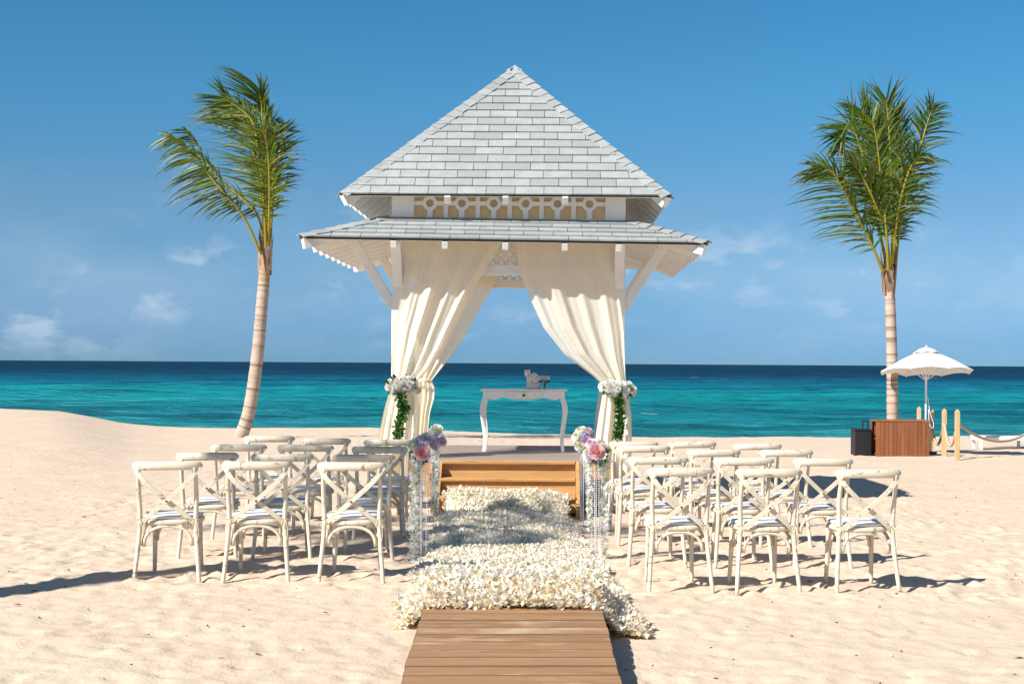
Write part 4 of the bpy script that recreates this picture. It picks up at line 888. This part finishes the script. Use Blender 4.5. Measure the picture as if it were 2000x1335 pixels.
MB().tube([(0,0,0), (0,0,zap+.10)], .022, 10).build('pole', 'pole_white', um, smooth=True); MB().tube([(0,0,zap+.05), (0,0,zap+.09), (0,0,zap+.13)], [.035,.03,.012], 10).build('finial', 'pole_white', um, smooth=True)
def canopy(r0, r1, za, zb_, na=64, nr=9, scal=.075, off=0):
    pts = []
    for j in range(nr):
        f = j/(nr-1); r = r0+(r1-r0)*f
        for i in range(na+1):
            a = i/na*2*math.pi+off; k = abs(math.sin(a*4-off*4)); rr = r*(1-.055*k*f); z = za+(zb_-za)*f**1.10+.03*math.sin(f*math.pi)-.035*k*f*(1-f)*2+scal*k*f**6*.5
            pts.append(Vector((rr*math.cos(a), rr*math.sin(a), z)))
    return MB().grid(pts, na+1, nr)
def tilt(mb):
    M_ = Matrix.Rotation(R(-5.5), 3, 'X'); o_ = Vector((0,0,zap-.05)); mb.v = [tuple(o_+M_ @ (Vector(v)-o_)) for v in mb.v]; return mb
cp = tilt(canopy(.14, RU, zap-.02, zed, off=.2)).build('canopy', 'canvas', um, smooth=True); tilt(canopy(.01, .30, zap+.085, zap-.055, nr=6, scal=.05, off=.2)).build('vent', 'canvas', cp, smooth=True)
for k in range(8):
    a = k*math.pi/4+.2; tilt(MB().bar((.02*math.cos(a), .02*math.sin(a), zap-.06), (RU*.985*math.cos(a), RU*.985*math.sin(a), zed-.012), .018, .014)).build('rib', 'pole_white', um)
    MB().bar((.03*math.cos(a), .03*math.sin(a), zed-.16), (RU*.5*math.cos(a), RU*.5*math.sin(a), (zap+zed)/2-.055), .012, .012).build('strut', 'pole_white', um)
MB().tube(spl([(.03,-.02,zed-.5), (.08,-.03,zed-.85), (.16,-.03,zed-1.1), (.14,-.03,zed-1.2), (.07,-.03,zed-1.1), (.05,-.03,zed-.8)], 20), .008, 6).build('cord', 'pole_white', um, smooth=True)
MB().tube([(0,0,-.02), (0,0,.06), (0,0,.08)], [.24,.24,.06], 20).build('base', 'black_plastic', um)
p = P(1688, 891, 30.1); bn = empty('storage_box', (p.x, 30.1, gz(p.x, 30.1)), 'black plastic box with a raised handle beside the cedar counter', 'box')
MB().box((-.02, .22, .27), (.36, .44, .53)).build('body', 'black_plastic', bn, bevel=.015); MB().box((-.02, .22, .548), (.39, .47, .03)).build('lid', 'black_plastic', bn, bevel=.01)
h_ = MB(); h_.box((.05,.40,.63), (.025,.03,.16)); h_.box((.16,.40,.63), (.025,.03,.16)); h_.box((.105,.40,.715), (.145,.03,.025)); h_.build('handle', 'black_plastic', bn, bevel=.004)
fp = [(1795, None, 35.4, 'short pale post standing behind the counter and parasol pole'), (1819.5, 882, 32.4, 'shaded pale timber post right behind the counter edge'), (1844.5, 892, 29.9, 'middle pale timber post in the rope fence'), (1870, 896.5, 28.7, 'pale timber post nearest the camera in the rope fence'), (2046, None, 31.5, 'pale timber post holding the far end of the long rope')]
tops = [793, 797, 797, 798, 790]; PP = []
for (px, by, Y, lab), tp in zip(fp, tops):
    q = P(px, tp, Y); z = gz(q.x, Y); h = q.z-z; w = .088; PP.append((q.x, Y, q.z)); o = empty('fence_post', (q.x, Y, z), lab, 'post', 'posts of the rope fence'); mb = MB()
    mb.box((0,0,(h-.06)/2-.1), (w, w, h-.06+.2)); mb.build('shaft', 'post', o, bevel=.006)
    mb = MB().add([(-w/2,-w/2,h-.06), (w/2,-w/2,h-.06), (w/2,w/2,h-.06), (-w/2,w/2,h-.06), (0,0,h)], [(0,1,4),(1,2,4),(2,3,4),(3,0,4)]); mb.build('cap', 'post', o)
labs = ['rope sagging between the two posts next to the counter', 'rope sagging between the middle and nearest fence posts', 'long thick rope sagging from the nearest post out of frame']
for k, (i, j, sag) in enumerate(((1,2,.52), (2,3,.50), (3,4,.50))):
    a, b = Vector(PP[i])-Vector((0,0,.28)), Vector(PP[j])-Vector((0,0,.25)); pts = [a.lerp(b, f)-Vector((0,0,sag*4*f*(1-f)*(.92 if k == 2 else 1))) for f in np.linspace(0, 1, 40)]
    mb = MB(); o0 = a.copy()
    for s in range(3): mb.tube([q-o0+Vector((math.cos(i_*1.1+s*2.09)*.012, 0, math.sin(i_*1.1+s*2.09)*.012)) for i_, q in enumerate(spl(pts, 120))], .020, 6)
    o = mb.build('rope', 'rope', None, smooth=True, loc=o0); tag(o, labs[k], 'rope', 'ropes strung between the fence posts')
p = P(1908, 874, 34.2); lg = empty('sun_lounger', (p.x+1.0, 34.5, gz(p.x+.5, 34.5)), 'low white slatted sun lounger behind the rope fence at the right edge', 'sun lounger')
for s in (-1, 1): MB().box((0, s*.31, .27), (2.0, .05, .085)).build('side_rail', 'pole_white', lg, bevel=.008)
for x in (-.9, .2, .9):
    for s in (-1, 1): MB().box((x, s*.31, .11), (.07, .05, .25)).build('leg', 'pole_white', lg, bevel=.006)
for k in range(14): MB().box((-.94+k*.085, 0, .322), (.07, .60, .02)).build('slat', 'pole_white', lg)
bk = MB().bar((.26,0,.325), (.98,0,.62), .60, .025, up=(0,0,1)); bk.build('backrest', 'pole_white', lg, bevel=.006); MB().box((-.985,0,.27), (.03,.66,.10)).build('end_board', 'pole_white', lg, bevel=.006)
